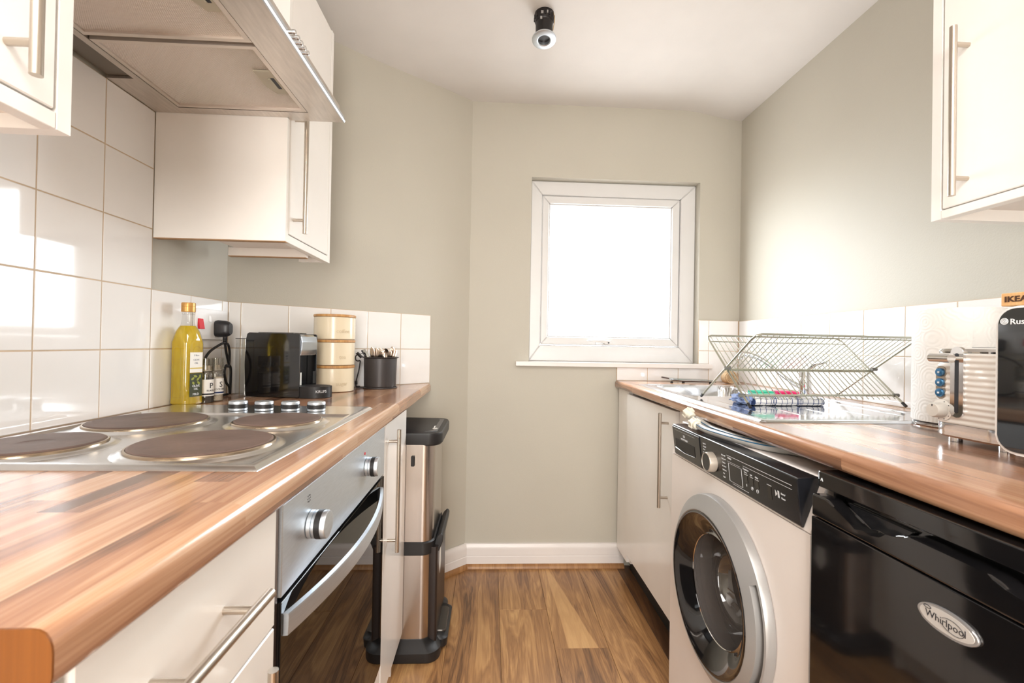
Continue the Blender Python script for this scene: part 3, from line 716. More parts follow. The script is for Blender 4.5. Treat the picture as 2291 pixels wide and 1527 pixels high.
part('neck_ring', lathe(NB(), [(.0142, .243), (.0150, .245), (.0150, .249), (.0140, .250)], (0, 0, 0), 'Z', 24), CLEAR, b, local=True)
bm = lathe(NB(), [(.0158, .2505), (.0165, .2515), (.0165, .2645), (.0160, .2650), (.0165, .2655), (.0165, .2735), (.0155, .2755), (0, .276)], (0, 0, 0), 'Z', 32)
part('screw_cap', bm, GOLD, b, local=True, label='gold screw cap')
x = .0312
lb = part('front_label', box(NB(), (x - .0005, -.021, .088), (x, .017, .142)), PAPER, b, local=True, label='white label with faint print')
part('label_band', box(NB(), (x, -.021, .098), (x + .0002, .017, .101)), mat('gold_band_print', (206, 178, 74), .4), lb, local=True)
FAINT = mat('faint_print', (150, 152, 160), .6)
for z, t in ((.134, '1 litre'), (.122, 'OLIVE'), (.113, 'OIL')): text('label_print', t, .007, FAINT, lb, (x + .0002, -.002, z), (0, 1, 0), (0, 0, 1), local=True)
lp = part('picture_label', box(NB(), (x - .0005, -.021, .024), (x, .017, .086)), mat('dark_olive_label', (52, 58, 26), .5, var=.3, vscale=60), b, local=True, label='dark label with olive picture')
bm = NB()
for i, (y, z, a, l) in enumerate(((-.012, .072, .6, .012), (-.004, .078, -.3, .013), (.004, .070, .9, .012), (.010, .077, 1.5, .011), (-.010, .060, 2.2, .010), (.006, .060, -.8, .012))):
    e = [(y + l * math.cos(a) * c + .0028 * -math.sin(a) * s, z + l * math.sin(a) * c + .0028 * math.cos(a) * s) for c, s in ((-.5, 0), (-.2, 1), (.2, 1), (.5, 0), (.2, -1), (-.2, -1))]
    prism(bm, e, x, x + .0003, 'X')
part('printed_leaf', bm, mat('olive_leaf_print', (150, 156, 62), .5), lp, local=True)
for z, t in ((.052, 'OLIVE'), (.044, 'OIL'), (.030, 'MILD')): text('label_print', t, .0085, PRINT, lp, (x + .0003, -.002, z), (0, 1, 0), (0, 0, 1), local=True)

# pepper and salt mills
CRY = glass('clear_acrylic', (232, 230, 224), refl=.12)
def mill(nm, label, c, letter, sub, fill, band):
    t = thing(nm, label, 'mill', (c[0], c[1], ZL), 0, 'salt and pepper mills')
    def A(pr, m, pn, **k): return part(pn, lathe(NB(), pr, (0, 0, 0), 'Z', 24), m, t, local=True, **k)
    A([(.0180, .0005), (.0190, .002), (.0192, .030), (.0192, .078), (.0165, .084), (.0150, .087)], CRY, 'glass_jar')
    A([(.0172, .0030), (.0176, .006), (.0176, .070), (0, .0705)], fill, 'jar_contents')
    A([(.0150, .0872), (.0188, .0885), (.0195, .092), (.0195, .121), (.0190, .1245), (0, .125)], CRY, 'grinder_cap', label='clear ribbed grinder cap')
    bm = NB()
    for k in range(14): a = 2 * PI * k / 14; tube(bm, [(.0188 * math.cos(a), .0188 * math.sin(a), .0925), (.0188 * math.cos(a), .0188 * math.sin(a), .1225)], .0011, 5)
    part('cap_rib', bm, CRY, t, local=True)
    A([(.0120, .0885), (.0120, .104), (0, .1045)], mat('mill_core', (206, 200, 190), .5) if not bpy.data.materials.get('mill_core') else bpy.data.materials['mill_core'], 'grinder_core')
    lb = part('paper_label', arc_patch(NB(), (0, 0), .0193, -2.0, 1.0, .020, .066), PAPER, t, local=True)
    part('label_band', arc_patch(NB(), (0, 0), .0198, -2.0, 1.0, .0235, .0275, .0002), band, lb, local=True)
    wl_ = (c[0], c[1])
    cyl_text('letter', letter, .022, INK, lb, wl_, .0198, -.35, ZL + .048, .0002)
    cyl_text('label_print', sub, .0065, INK, lb, wl_, .0198, -.45, ZL + .035, .0002)
    return t
PEP = mat('black_peppercorns', (44, 34, 30), .6, bump=1, bscale=500, var=.6, vscale=300)
SALT = mat('coarse_white_salt', (224, 214, 198), .5, bump=1, bscale=500, var=.2, vscale=300)
mill('pepper_mill', 'clear mill of black peppercorns with a big P label, right behind the oil bottle', (-.794, 1.316), 'P', 'BLACK', PEP, INK)
mill('salt_mill', 'clear mill of white salt with a big S label and navy band', (-.792, 1.358), 'S', 'ROCK SALT', SALT, BLUEINK)

# cooker switch with socket
sk = thing('cooker_switch_socket', 'white wall plate with red rocker switch and socket on the left tiles', 'socket', (-.8550, 1.424, H + .045))
SOCK = mat('white_socket_plastic', (240, 238, 236), .2, coat=.3)
part('face_plate', prism(NB(), [(-.8548, 1.347), (-.8465, 1.348), (-.8455, 1.350), (-.8455, 1.499), (-.8465, 1.501), (-.8548, 1.502)], H - .001, H + .090, 'Z', .0012), SOCK, sk)
part('rocker_switch', prism(NB(), [(-.846, H + .030), (-.8385, H + .030), (-.8440, H + .060), (-.846, H + .060)], 1.3565, 1.3795, 'Y', .0008), RED, sk, label='red rocker switch')
part('rocker_switch', prism(NB(), [(-.846, H + .052), (-.8425, H + .052), (-.8450, H + .071), (-.846, H + .071)], 1.4065, 1.418, 'Y', .0005), SOCK, sk, label='small white rocker switch')
# plug and flex
pg = thing('plug_with_flex', 'black three-pin plug with looped black flex hanging from the wall socket', 'plug', (-.8450, 1.452, H + .01))
bm = NB(); loft(bm, [(rrect(.038, .050, .012, 5, (0, 0)), 0), (rrect(.040, .052, .014, 5), .006), (rrect(.038, .050, .016, 5), .026), (rrect(.030, .042, .015, 5), .036), (rrect(.022, .034, .010, 5), .040)])
for v in bm.verts: v.co = Vector((-.8452 + v.co.z, 1.452 + v.co.x, H + .033 + v.co.y))
part('plug_body', bm, mat('dark_plug_rubber', (38, 38, 42), .35), pg)
bm = NB(); tube(bm, [(-.822, 1.452, H + .010), (-.822, 1.452, H - .012)], [.0065, .0052], 12)
for z in (.004, -.001, -.006): lathe(bm, [(.0055, -.001), (.0078, 0), (.0055, .001)], (-.822, 1.452, H + z), 'Z', 14, caps=(False, False))
part('strain_relief', bm, BLACK, pg)
def flex(pts, r=.0037): return tube(NB(), smooth_path(pts, 7), r, 8)
bm = NB(); tube(bm, smooth_path([(-.822, 1.452, H - .010), (-.826, 1.430, H - .017), (-.834, 1.392, H - .040), (-.838, 1.372, H - .075), (-.836, 1.376, H - .120), (-.834, 1.40, H - .160), (-.832, 1.44, ZL + .0045), (-.832, 1.49, ZL + .0045)], 7), .0037, 8)
tube(bm, smooth_path([(-.822, 1.452, H - .011), (-.824, 1.462, H - .035), (-.832, 1.488, H - .066), (-.838, 1.505, H - .080), (-.836, 1.512, H - .095), (-.832, 1.505, H - .140), (-.830, 1.500, ZL + .0065)], 7), .0037, 8)
tube(bm, smooth_path([(-.822, 1.454, H - .009), (-.826, 1.478, H - .018), (-.832, 1.496, H - .045), (-.836, 1.500, H - .085), (-.834, 1.482, H - .082), (-.832, 1.470, H - .102), (-.832, 1.480, H - .135), (-.830, 1.494, H - .150), (-.828, 1.496, ZL + .0045)], 7), .0037, 8)
part('flex', bm, BLACK, pg)

# coffee machine (local x = forwards, y = away from the camera)
cm = thing('coffee_machine', 'glossy black capsule coffee machine with chrome head, left of the cream canisters', 'coffee machine', (-.764, 1.462, ZL), math.radians(-9.3))
def cprism(poly, y0, y1, bev=0, seg=1): return prism(NB(), poly, y0, y1, 'Y', bev, seg)
part('side_panel', cprism([(.004, .002), (.176, .002), (.180, .006), (.180, .196), (.176, .200), (.010, .202), (.003, .197), (0, .18), (-.003, .10), (.0, .01)], 0, .005, .0015, 2), GBLACK, cm, local=True)
part('side_panel', cprism([(.004, .002), (.176, .002), (.180, .006), (.180, .196), (.176, .200), (.010, .202), (.003, .197), (0, .18), (-.003, .10), (.0, .01)], .095, .100, .0015, 2), GBLACK, cm, local=True)
part('machine_body', box(NB(), (.006, .005, .003), (.148, .095, .197), .002), PBLACK, cm, local=True)
bm = NB(); box(bm, (.030, .014, .1975), (.150, .086, .2035), .002, 2)
part('lever_cover', bm, GBLACK, cm, local=True)
part('brew_head', cprism([(.148, .132), (.178, .132), (.183, .150), (.184, .175), (.180, .192), (.170, .198), (.148, .198)], .0055, .0945, .002, 2), mat('satin_chrome_head', (196, 204, 214), .16, 1.0), cm, local=True, label='curved chrome brew head')
bm = NB()
for i in range(9):
    z = .078 + i * .006; box(bm, (.1482, .010, z), (.1495, .050, z + .0022))
for i in range(7): box(bm, (.1482, .011 + i * .006, .078), (.1493, .0128 + i * .006, .128))
part('drip_grid', bm, mat('pale_blue_grid', (150, 176, 196), .3, .5), cm, local=True)
st = part('sticker', box(NB(), (.1492, .006, .028), (.150, .062, .076), .0002), PAPER, cm, local=True, label='white rating sticker with barcode')
bm = NB(); yy = .012
for wv in (2, 1, 1, 3, 1, 2, 1, 1, 2, 3, 1, 1, 2, 1): box(bm, (.1500, yy, .058), (.1502, yy + wv * .0007, .066)); yy += wv * .0007 + .0011
for z in (.052, .047, .042, .036): box(bm, (.1500, .011, z), (.1502, .050 - (z * 100 % 3) * .004, z + .0008))
part('sticker_print', bm, BLUEINK, st, local=True)
tr = part('drip_tray', loft(NB(), [([(.150, .004), (.205, .004)] + [(.205 + .050 * math.cos(a), .050 + .046 * math.sin(a)) for a in [(-PI / 2 + PI * i / 14) for i in range(1, 14)]] + [(.205, .096), (.150, .096)], z) for z in (.001, .003, .033, .036)]), BLACK, cm, local=True)
bm = NB()
for i in range(7): box(bm, (.190, .018 + i * .0095, .0361), (.240, .0215 + i * .0095, .0372))
part('tray_grid', bm, DGREY, tr, local=True)
tt = text('brand_lettering', 'KRUPS', .0115, PRINT, tr, (0, 0, 0), (1, 0, 0), (0, 1, 0), local=True)
for v in tt.data.vertices:
    a = math.radians(-42) + v.co.x / .048; v.co = Vector((.205 + (.0505 + v.co.z) * math.cos(a), .050 + (.0465 + v.co.z) * math.sin(a), .021 + v.co.y))
bm = loft(NB(), [(rrect(.052, .080, .018, 5, (-.027, .050)), z) for z in (.003, .010)] + [(rrect(.050, .078, .017, 5, (-.027, .050)), .182)], (True, False))
loft(bm, [(rrect(.047, .075, .016, 5, (-.027, .050)), z) for z in (.006, .182)], (True, False))
tk = part('water_tank', bm, CLEAR, cm, local=True, label='clear water tank')
part('tank_rim', tube(NB(), [(q[0], q[1], .182) for q in rrect(.050, .078, .017, 5, (-.027, .050))], .0012, 6, True), DGREY, tk, local=True)

# canisters
gp = 'stack of three cream canisters with bamboo lids'
zz = ZL; cx, cy = -.563, 1.672
for wd_, lb_, hh in (('sugar', 'cream canister marked sugar with a bamboo lid, bottom of the stack', .0935), ('tea', 'cream canister marked tea with a bamboo lid, middle of the stack', .0905), ('coffee', 'cream canister marked coffee with a bamboo lid, top of the stack', .0895)):
    t = thing('canister', lb_, 'canister', (cx, cy, zz), 0, gp); hb_ = hh - .0095
    part('canister_body', lathe(NB(), [(.066, .0004), (.068, .001), (.0700, .0025), (.0705, .006), (.0700, hb_ - .004), (.0705, hb_ - .001), (.0690, hb_)], (cx, cy, zz), 'Z', 48), CREAM, t)
    part('lid', lathe(NB(), [(.0700, hb_ + .0002), (.0718, hb_ + .0015), (.0718, hb_ + .0075), (.0705, hb_ + .0090), (0, hb_ + .0093)], (cx, cy, zz), 'Z', 48), BAMBOO, t)
    cyl_text('embossed_word', wd_, .020, mat('embossed_cream', (208, 192, 162), .3) if not bpy.data.materials.get('embossed_cream') else bpy.data.materials['embossed_cream'], t, (cx, cy), .0706, math.radians(-48), zz + .030, .0003)
    cx += .0006; zz += hh

# cutlery pot
px, py = -.427, 1.800
pt = thing('cutlery_pot', 'dark grey enamel pot full of cutlery at the end of the left worktop', 'pot', (px, py, ZL))
part('pot_body', lathe(NB(), [(.0, .003), (.055, .003), (.0590, .006), (.0605, .012), (.0625, .116), (.0680, .1175), (.0705, .1195), (.0680, .1215), (.0615, .1205), (.0600, .118), (.0585, .012), (.055, .008), (0, .0075)], (px, py, ZL), 'Z', 48, caps=(False, False)), DGREY, pt)
bm = NB(); tube(bm, [(px + .063 * math.cos(a), py + .063 * math.sin(a), ZL + .0028) for a in [2 * PI * i / 40 for i in range(40)]], .0027, 6, True)
part('base_ring', bm, DGREY, pt)
hs_ = thing('wire_hanging_hook', 'black metal hook clipped on the left rim of the cutlery pot, with a hanging arm', 'hook', (px - .085, py - .005, ZL))
bm = NB(); hxp = px - .073
tube(bm, smooth_path([(hxp - .010, py - .02, ZL + .130), (hxp - .017, py - .02, ZL + .122), (hxp - .017, py - .02, ZL + .110), (hxp - .010, py - .02, ZL + .1045), (hxp, py - .02, ZL + .106)], 6), .0024, 8)
tube(bm, smooth_path([(hxp + .001, py - .02, ZL + .106), (hxp - .004, py - .02, ZL + .07), (hxp - .013, py - .02, ZL + .030), (hxp - .014, py - .02, ZL + .012), (hxp - .010, py - .02, ZL + .0045), (hxp + .012, py - .02, ZL + .003)], 6), .0024, 8)
tube(bm, [(hxp - .0138, py - .02, ZL + .028), (hxp - .0135, py - .02, ZL + .014)], .0048, 10); tube(bm, [(hxp - .013, py - .02, ZL + .0050), (hxp + .001, py - .02, ZL + .0048)], .0042, 10)
tube(bm, [(hxp - .013, py - .02, ZL + .136), (hxp + .004, py - .014, ZL + .118)], .006, 8); tube(bm, [(hxp - .004, py - .018, ZL + .130), (hxp + .020, py + .0, ZL + .140)], .0012, 6)
part('hook_wire', bm, BLACK, hs_)
CUT = mat('cutlery_steel', (176, 160, 146), .16, 1.0)
def fork(bm, b, e, n, wide=.011, kind='spoon'):
    """handle-down utensil: shaft from b to e with its head at e"""
    b = Vector(b); e = Vector(e); d = (e - b).normalized(); s = d.cross(Vector((0, 1, 0))).normalized(); f = s.cross(d)
    prs = {'spoon': [(-.030, .003), (-.022, .006), (-.012, .0105), (-.004, .011), (.004, .008), (.008, .001)],
           'knife': [(-.060, .006), (-.03, .0088), (-.01, .0095), (.004, .008), (.012, .003), (.014, .001)],
           'handle': [(-.05, .004), (-.03, .0055), (-.01, .0075), (.003, .0075), (.009, .005), (.011, .001)]}[kind]
    sec = [(b, .003)] + [(e + d * q, ww) for q, ww in prs]
    rs = [[bm.verts.new(c + s * ww * u_ + f * v_ * .0012 + (f * .004 * (1 - abs(u_)) if kind == 'spoon' and ww > .005 else Vector())) for u_, v_ in ((-1, 0), (0, -1), (1, 0), (0, 1))] for c, ww in sec]
    for a, c in zip(rs, rs[1:]):
        for j in range(4): bm.faces.new((a[j], a[(j + 1) % 4], c[(j + 1) % 4], c[j]))
    bm.faces.new(rs[0][::-1]); bm.faces.new(rs[-1])
cuts = [('table_knife', 'knife', 'wide table knife leaning left in the pot', (-.028, -.020, .158)), ('table_knife', 'knife', 'table knife, second from the left in the pot', (-.012, -.012, .155)),
        ('table_knife', 'knife', 'table knife in the middle of the pot', (.003, -.018, .154)), ('table_fork', 'handle', 'fork handle in front of the middle knife in the pot', (.008, -.030, .147)),
        ('dessert_spoon', 'spoon', 'shiny round spoon in the middle of the pot', (.020, -.004, .158)), ('dessert_spoon', 'spoon', 'spoon just right of the shiny round one in the pot', (.026, -.020, .152)),
        ('table_fork', 'handle', 'tallest cutlery handle at the right of the pot', (.043, .004, .163)), ('table_fork', 'handle', 'slim cutlery handle right of the tallest one', (.050, -.010, .157)),
        ('table_fork', 'handle', 'rightmost cutlery handle in the pot', (.056, -.004, .153)), ('table_fork', 'handle', 'cutlery handle leaning right below the tallest one', (.040, -.022, .148))]
for nm, kd, lb_, (dx, dy, dz) in cuts:
    bm = NB(); fork(bm, (px + dx * .45, py + dy * .45, ZL + .012), (px + dx, py + dy, ZL + dz - .012), 0, kind=kd)
    single(nm, bm, CUT, lb_, 'cutlery', origin=(px + dx * .45, py + dy * .45, ZL + .012), group='cutlery standing in the grey pot')
bm = NB(); tube(bm, [(px - .045, py - .02, ZL + .112), (px - .062, py - .022, ZL + .148)], [.005, .009], 4); tube(bm, [(px - .040, py - .028, ZL + .112), (px - .050, py - .030, ZL + .140)], [.006, .008], 4)
single('corkscrew', bm, CHROME, 'small chrome corkscrew leaning over the left rim of the pot', 'corkscrew', group='cutlery standing in the grey pot')

# ================================================================ recycling bin
x0, x1, y0, y1 = -.425, -.185, 1.568, 1.872
BINST = mat('bin_steel', (196, 188, 182), .24, 1.0, var=.03, vscale=30, stretch=(1, 1, .1))
bn = thing('recycling_bin', 'tall two-section steel recycling bin with black lid, between the left units and the corner', 'bin', ((x0 + x1) / 2, (y0 + y1) / 2, 0))
cc = ((x0 + x1) / 2, (y0 + y1) / 2); W_, D_ = x1 - x0, y1 - y0
def rs(w, d, r, c=cc): return rrect(w, d, r, 7, c)
part('upper_body', loft(NB(), [(rs(W_, D_, .040), H - .70), (rs(W_, D_, .040), H - .345)]), BINST, bn)
part('lower_body', loft(NB(), [(rs(W_, D_, .040), H - 1.035), (rs(W_, D_, .040), H - .715)]), BINST, bn)
part('middle_band', loft(NB(), [(rs(W_ + .002, D_ + .002, .040), H - .724), (rs(W_ + .010, D_ + .010, .042), H - .720), (rs(W_ + .010, D_ + .010, .042), H - .682), (rs(W_ + .002, D_ + .002, .040), H - .678)]), BLACK, bn)
c2 = (cc[0] + .016, cc[1] - .006)
part('base', loft(NB(), [(rs(W_ + .030, D_ + .050, .045, c2), .001), (rs(W_ + .034, D_ + .056, .05, c2), .006), (rs(W_ + .034, D_ + .056, .05, c2), .034), (rs(W_ + .004, D_ + .004, .042), .062)]), BLACK, bn)
c3 = (cc[0] + .008, cc[1] + .012)
ld = part('lid', loft(NB(), [(rs(W_ + .020, D_ + .020, .045, c3), H - .352), (rs(W_ + .032, D_ + .026, .05, c3), H - .346), (rs(W_ + .034, D_ + .028, .05, c3), H - .316), (rs(W_ + .024, D_ + .026, .045, c3), H - .309), (rs(W_ * .55, D_ * .7, .06, (c3[0] - .03, c3[1])), H - .298)]), BLACK, bn)
part('lid_strip', prism(NB(), [(-.222, 1.585), (-.180, 1.60), (-.180, 1.85), (-.222, 1.865)], H - .3088, H - .3055, 'Z', .001), mat('satin_grey_strip', (70, 70, 72), .3), ld)
part('lid_sticker', box(NB(), (-.216, 1.660, H - .3055), (-.196, 1.695, H - .3050)), PAPER, ld, label='small white sticker')
part('lid_badge', lathe(NB(), [(.009, 0), (.009, .002), (0, .003)], (-.192, 1.64, H - .3055), 'Z', 16), GREYPL2, ld)
part('side_catch', box(NB(), (-.262, 1.560, H - .420), (-.250, 1.5678, H - .385), .002), BLACK, bn)
dd = part('drawer_front', loft(NB(), [(rrect(.030, D_ - .02, .008, 3, (x1 + .002, cc[1])), z) for z in (H - 1.03, H - .70)]), mat('dark_brown_plastic', (38, 30, 28), .35), bn)
bm = NB(); prism(bm, [(x1 + .004, H - .735), (x1 + .020, H - .722), (x1 + .032, H - .690), (x1 + .034, H - .668), (x1 + .026, H - .660), (x1 + .012, H - .672), (x1 + .004, H - .690)], y0 + .03, y1 - .03, 'Y', .004, 2)
part('drawer_handle', bm, BLACK, dd)
part('drawer_sticker', prism(NB(), [(y0 + .075, H - .742), (y0 + .115, H - .742), (y0 + .125, H - .80), (y0 + .095, H - .83), (y0 + .07, H - .79)], x1 + .0165, x1 + .0175, 'X'), PAPER, dd, label='pale sticker')
pd = part('pedal_mount', loft(NB(), [(rrect(.065, .215, .022, 5, (x1 + .018, cc[1] - .012)), .012), (rrect(.068, .218, .024, 5, (x1 + .020, cc[1] - .012)), .040), (rrect(.050, .200, .02, 5, (x1 + .014, cc[1] - .012)), .050)]), BLACK, bn)
part('pedal', loft(NB(), [(rrect(.046, .150, .016, 5, (x1 + .022, cc[1] - .022)), .0502), (rrect(.048, .152, .017, 5, (x1 + .022, cc[1] - .022)), .056), (rrect(.044, .148, .015, 5, (x1 + .022, cc[1] - .022)), .059)]), mat('pewter_pedal', (104, 100, 96), .3, .8), pd, label='pewter-grey pedal plate')

# ================================================================ right side: worktop, sink, unit
ZR = H - .166
def xf(y): return .560 + .0235 * y
rw = thing('worktop', 'oak block-effect worktop holding the sink, along the right wall', 'worktop', (.9, 1.0, ZR - .034))
nose = [(.020, 0), (.012, -.0003), (.006, -.0022), (.002, -.006), (0, -.011), (0, -.023), (.0015, -.029), (.006, -.0332), (.012, -.034)]
bm = NB(); YN, YE = -.10, 2.1965; XB = .690
pr = [('b', 0)] + nose + [('b', -.034)]
def rp(y): return [bm.verts.new((XB if d == 'b' else xf(y) + d, y, ZR + z)) for d, z in pr]
r0, r1 = rp(YN), rp(YE); k = len(r0); bm.faces.new(r0); bm.faces.new(r1[::-1])
for i in range(k): bm.faces.new((r0[i], r0[(i + 1) % k], r1[(i + 1) % k], r1[i]))
for a, b in (((XB, YN), (1.2245, 1.475)), ((XB, 1.945), (1.2245, YE)), ((1.045, 1.475), (1.2245, 1.945))): box(bm, (a[0], a[1], ZR - .034), (b[0], b[1], ZR))
part('board', bm, WORKTOP, rw, uvf=lambda c, n: (c.y + 3.07, 4 - c.x + (c.z - ZR) * 1.0))

# sink: one pressed sheet modelled as a height field
sk2 = thing('sink', 'stainless steel inset sink with ridged drainer in the right worktop', 'sink', (.88, 1.48, ZR))
def sst(t): t = max(0, min(1, t)); return t * t * (3 - 2 * t)
def sdrr(x, y, cx, cy, hw, hh, r):
    qx, qy = abs(x - cx) - hw + r, abs(y - cy) - hh + r
    return math.hypot(max(qx, 0), max(qy, 0)) + min(max(qx, qy), 0) - r
def sinkz(s, y):
    e = sdrr(s, y, .253, 1.485, .253, .4845, .012)
    z = .0045 * sst(-e / .006)
    e2 = sdrr(s, y, .253, 1.485, .235, .466, .02)
    z -= .0022 * sst(-e2 / .006)
    d = sdrr(s, y, .215, 1.712, .170, .205, .055)
    if d < .012: z += .0012 * sst((.012 - d) / .006) * (1 if d > -.002 else 0)
    if d < 0: z -= .135 * sst(-d / .022)
    if y < 1.44:
        for k in range(5):
            c = .07 + .09 * k
            q = abs(s - c)
            if 1.10 < y < 1.43 and q < .006: z += .0018 * (1 - sst(q / .006)) * sst((y - 1.10) / .02) * sst((1.43 - y) / .02)
    return z
bm = NB(); NSX = 120
S = [.506 * i / NSX for i in range(NSX + 1)]; Yv = [1.0005 + .969 * j / 216 for j in range(217)]
gr = [[bm.verts.new((.616 + .034 * (y - 1) + s, y, ZR + .0003 + sinkz(s, y))) for y in Yv] for s in S]
for i in range(NSX):
    for j in range(216): bm.faces.new((gr[i][j], gr[i + 1][j], gr[i + 1][j + 1], gr[i][j + 1]))
part('sink_sheet', bm, SINKST, sk2, smooth=60)
part('waste_strainer', lathe(NB(), [(.042, .0002), (.040, .002), (.030, .001), (0, -.001)], (.855, 1.71, ZR - .1345), 'Z', 24, caps=(True, False)), CHROME, sk2)
tp = thing('mixer_tap', 'chrome mixer tap with a long arched spout behind the sink', 'tap', (1.072, 1.50, ZR + .0028))
tb = lathe(NB(), [(.024, 0), (.025, .003), (.022, .006), (.0195, .008), (.0195, .060), (.018, .064), (.0175, .068), (.0175, .090), (.012, .096), (0, .097)], (1.072, 1.50, ZR + .0028), 'Z', 28)
part('tap_body', tb, CHROME, tp)
bm = NB(); tube(bm, smooth_path([(1.060, 1.505, ZR + .040), (1.035, 1.515, ZR + .055), (1.0, 1.53, ZR + .085), (.965, 1.545, ZR + .118), (.93, 1.56, ZR + .140), (.905, 1.57, ZR + .147), (.893, 1.575, ZR + .142), (.889, 1.577, ZR + .128)], 6), .0085, 12)
part('spout', bm, CHROME, tp)
bm = NB(); tube(bm, [(1.072, 1.50, ZR + .094), (1.085, 1.47, ZR + .118), (1.095, 1.43, ZR + .128)], [.006, .005, .0045], 10)
part('tap_lever', bm, CHROME, tp)

# sink unit under the far end
u = thing('sink_unit', 'white base unit with tall bar handle under the sink', 'kitchen unit', (.9, 1.75, 0))
bm = NB(); box(bm, (.642, 1.484, .10), (1.2, 1.50, ZR - .0345)); box(bm, (.642, 2.010, .10), (1.2, 2.026, ZR - .0345)); box(bm, (.642, 1.5, .145), (1.2, 2.01, .161)); box(bm, (1.19, 1.5, .161), (1.2, 2.01, ZR - .05))
part('carcass', bm, CAB, u)
d = front('door', .620, .640, 1.486, 2.024, H - .924, H - .2125, u)
bar_handle(d, (.590, 1.548, H - .553), (.590, 1.548, H - .228), .006, (.105, .895), (.030, 0, 0))
part('filler_strip', box(NB(), (.630, 2.0275, .10), (.646, 2.188, ZR - .0345)), CAB, u)
part('filler_strip', box(NB(), (.632, 1.372, .10), (.648, 1.4825, ZR - .0345)), CAB, u)
part('plinth', box(NB(), (.69, 1.375, 0), (.705, 2.165, .10)), BLACK, u)  # black colour stands in for the dark shadow below the unit

# washing machine
wx, wy0, wy1 = .555, .7585, 1.352
DC = (.555, 1.060, H - .572)
wm = thing('washing_machine', 'white washing machine with black control panel and round silver door', 'washing machine', (.85, 1.055, 0))
bm = NB(); y0, y1, z0, z1 = wy0, wy1, .035, H - .3185; RH = .188; n = 64
# front plate with a round hole
cir, sqr = [], []
for i in range(n):
    a = 2 * PI * i / n; dy, dz = math.cos(a), math.sin(a)
    cir.append((DC[1] + RH * dy, DC[2] + RH * dz))
    tt_ = min(((y1 - DC[1]) / dy if dy > 1e-9 else 9), ((y0 - DC[1]) / dy if dy < -1e-9 else 9), ((z1 - DC[2]) / dz if dz > 1e-9 else 9), ((z0 - DC[2]) / dz if dz < -1e-9 else 9))
    sqr.append((DC[1] + tt_ * dy, DC[2] + tt_ * dz))
vc = [bm.verts.new((wx, q[0], q[1])) for q in cir]; vs = [bm.verts.new((wx, q[0], q[1])) for q in sqr]
vi = [bm.verts.new((wx + .03, q[0], q[1])) for q in cir]
for i in range(n): j = (i + 1) % n; bm.faces.new((vc[i], vc[j], vs[j], vs[i])); bm.faces.new((vc[i], vi[i], vi[j], vc[j]))
for cy_, cz_ in ((y0, z0), (y1, z0), (y0, z1), (y1, z1)):
    near = sorted(range(n), key=lambda i: (sqr[i][0] - cy_) ** 2 + (sqr[i][1] - cz_) ** 2)[:2]
    if (sqr[near[0]][0] - cy_) ** 2 + (sqr[near[0]][1] - cz_) ** 2 > 1e-8:
        e = bm.verts.new((wx, cy_, cz_)); bm.faces.new((vs[near[0]], vs[near[1]], e))
sh = [(y0, z0), (y1, z0), (y1, z1), (y0, z1)]
for (a, b), (c, d_) in zip(sh, sh[1:] + sh[:1]): bm.faces.new([bm.verts.new(q) for q in ((wx, a, b), (wx, c, d_), (1.12, c, d_), (1.12, a, b))])
bm.faces.new([bm.verts.new((1.12, a, b)) for a, b in sh])
bmesh.ops.remove_doubles(bm, verts=bm.verts, dist=1e-5)
part('cabinet_body', bm, APPW, wm)
part('cabinet_top', prism(NB(), [(wx, H - .3172), (wx + .001, H - .312), (.582, H - .240), (.584, H - .224), (.588, H - .2225), (1.12, H - .2225), (1.12, H - .3172)], wy0, wy1, 'Y', .0015), APPW, wm)
def px_(z): return .5405 + .0095 * ((H - .2275) - z) / .082
cp = part('control_panel', prism(NB(), [(.5405, H - .2275), (.543, H - .2245), (.583, H - .2240), (.583, H - .24), (.5555, H - .3125), (.5525, H - .3125), (.550, H - .3095)], .7745, 1.318, 'Y', .0012), PBLACK, wm)
dwr = part('detergent_drawer', prism(NB(), [(.5385, H - .2290), (.5415, H - .2290), (.5515, H - .3085), (.5485, H - .3085)], 1.146, 1.3165, 'Y', .0008), PBLACK, wm)
def onp(bm, y0, y1, z0, z1, out=.0006, base=0.0):
    a, b = px_(z0) - out - base, px_(z1) - out - base
    hexa(bm, [(a, y0, z0), (a + .0006, y0, z0), (a + .0006, y1, z0), (a, y1, z0), (b, y0, z1), (b + .0006, y0, z1), (b + .0006, y1, z1), (b, y1, z1)]); return bm
part('drawer_grip', onp(NB(), 1.178, 1.300, H - .2890, H - .2620, .0007, .002), BLACK, dwr)
part('grip_lip', tube(NB(), [(px_(H - .291) - .0032, 1.302, H - .2895), (px_(H - .295) - .004, 1.24, H - .2935), (px_(H - .291) - .0032, 1.178, H - .2900)], .0011, 6), CHROME, dwr)
part('trim_line', onp(NB(), 1.170, 1.300, H - .2375, H - .2368, .0007, .002), CHROME, dwr)
UPV = (-.115, 0, .993)
def ptxt(s, size, y, z, par=None, sx=1, m=None): return text('panel_lettering', s, size, m or PRINT, par or cp, (px_(z) - .0007 - (.002 if par is dwr else 0), y, z), (0, -1, 0), UPV, sx=sx)
ptxt('NEWWORLD', .0072, 1.238, H - .2565, dwr)
bm = NB()
for a in range(3):
    for b in range(2): onp(bm, 1.2345 + a * .0035, 1.2370 + a * .0035, H - .2500 + b * .0035, H - .2475 + b * .0035, .0007, .002)
part('drawer_emblem', bm, PRINT, dwr)
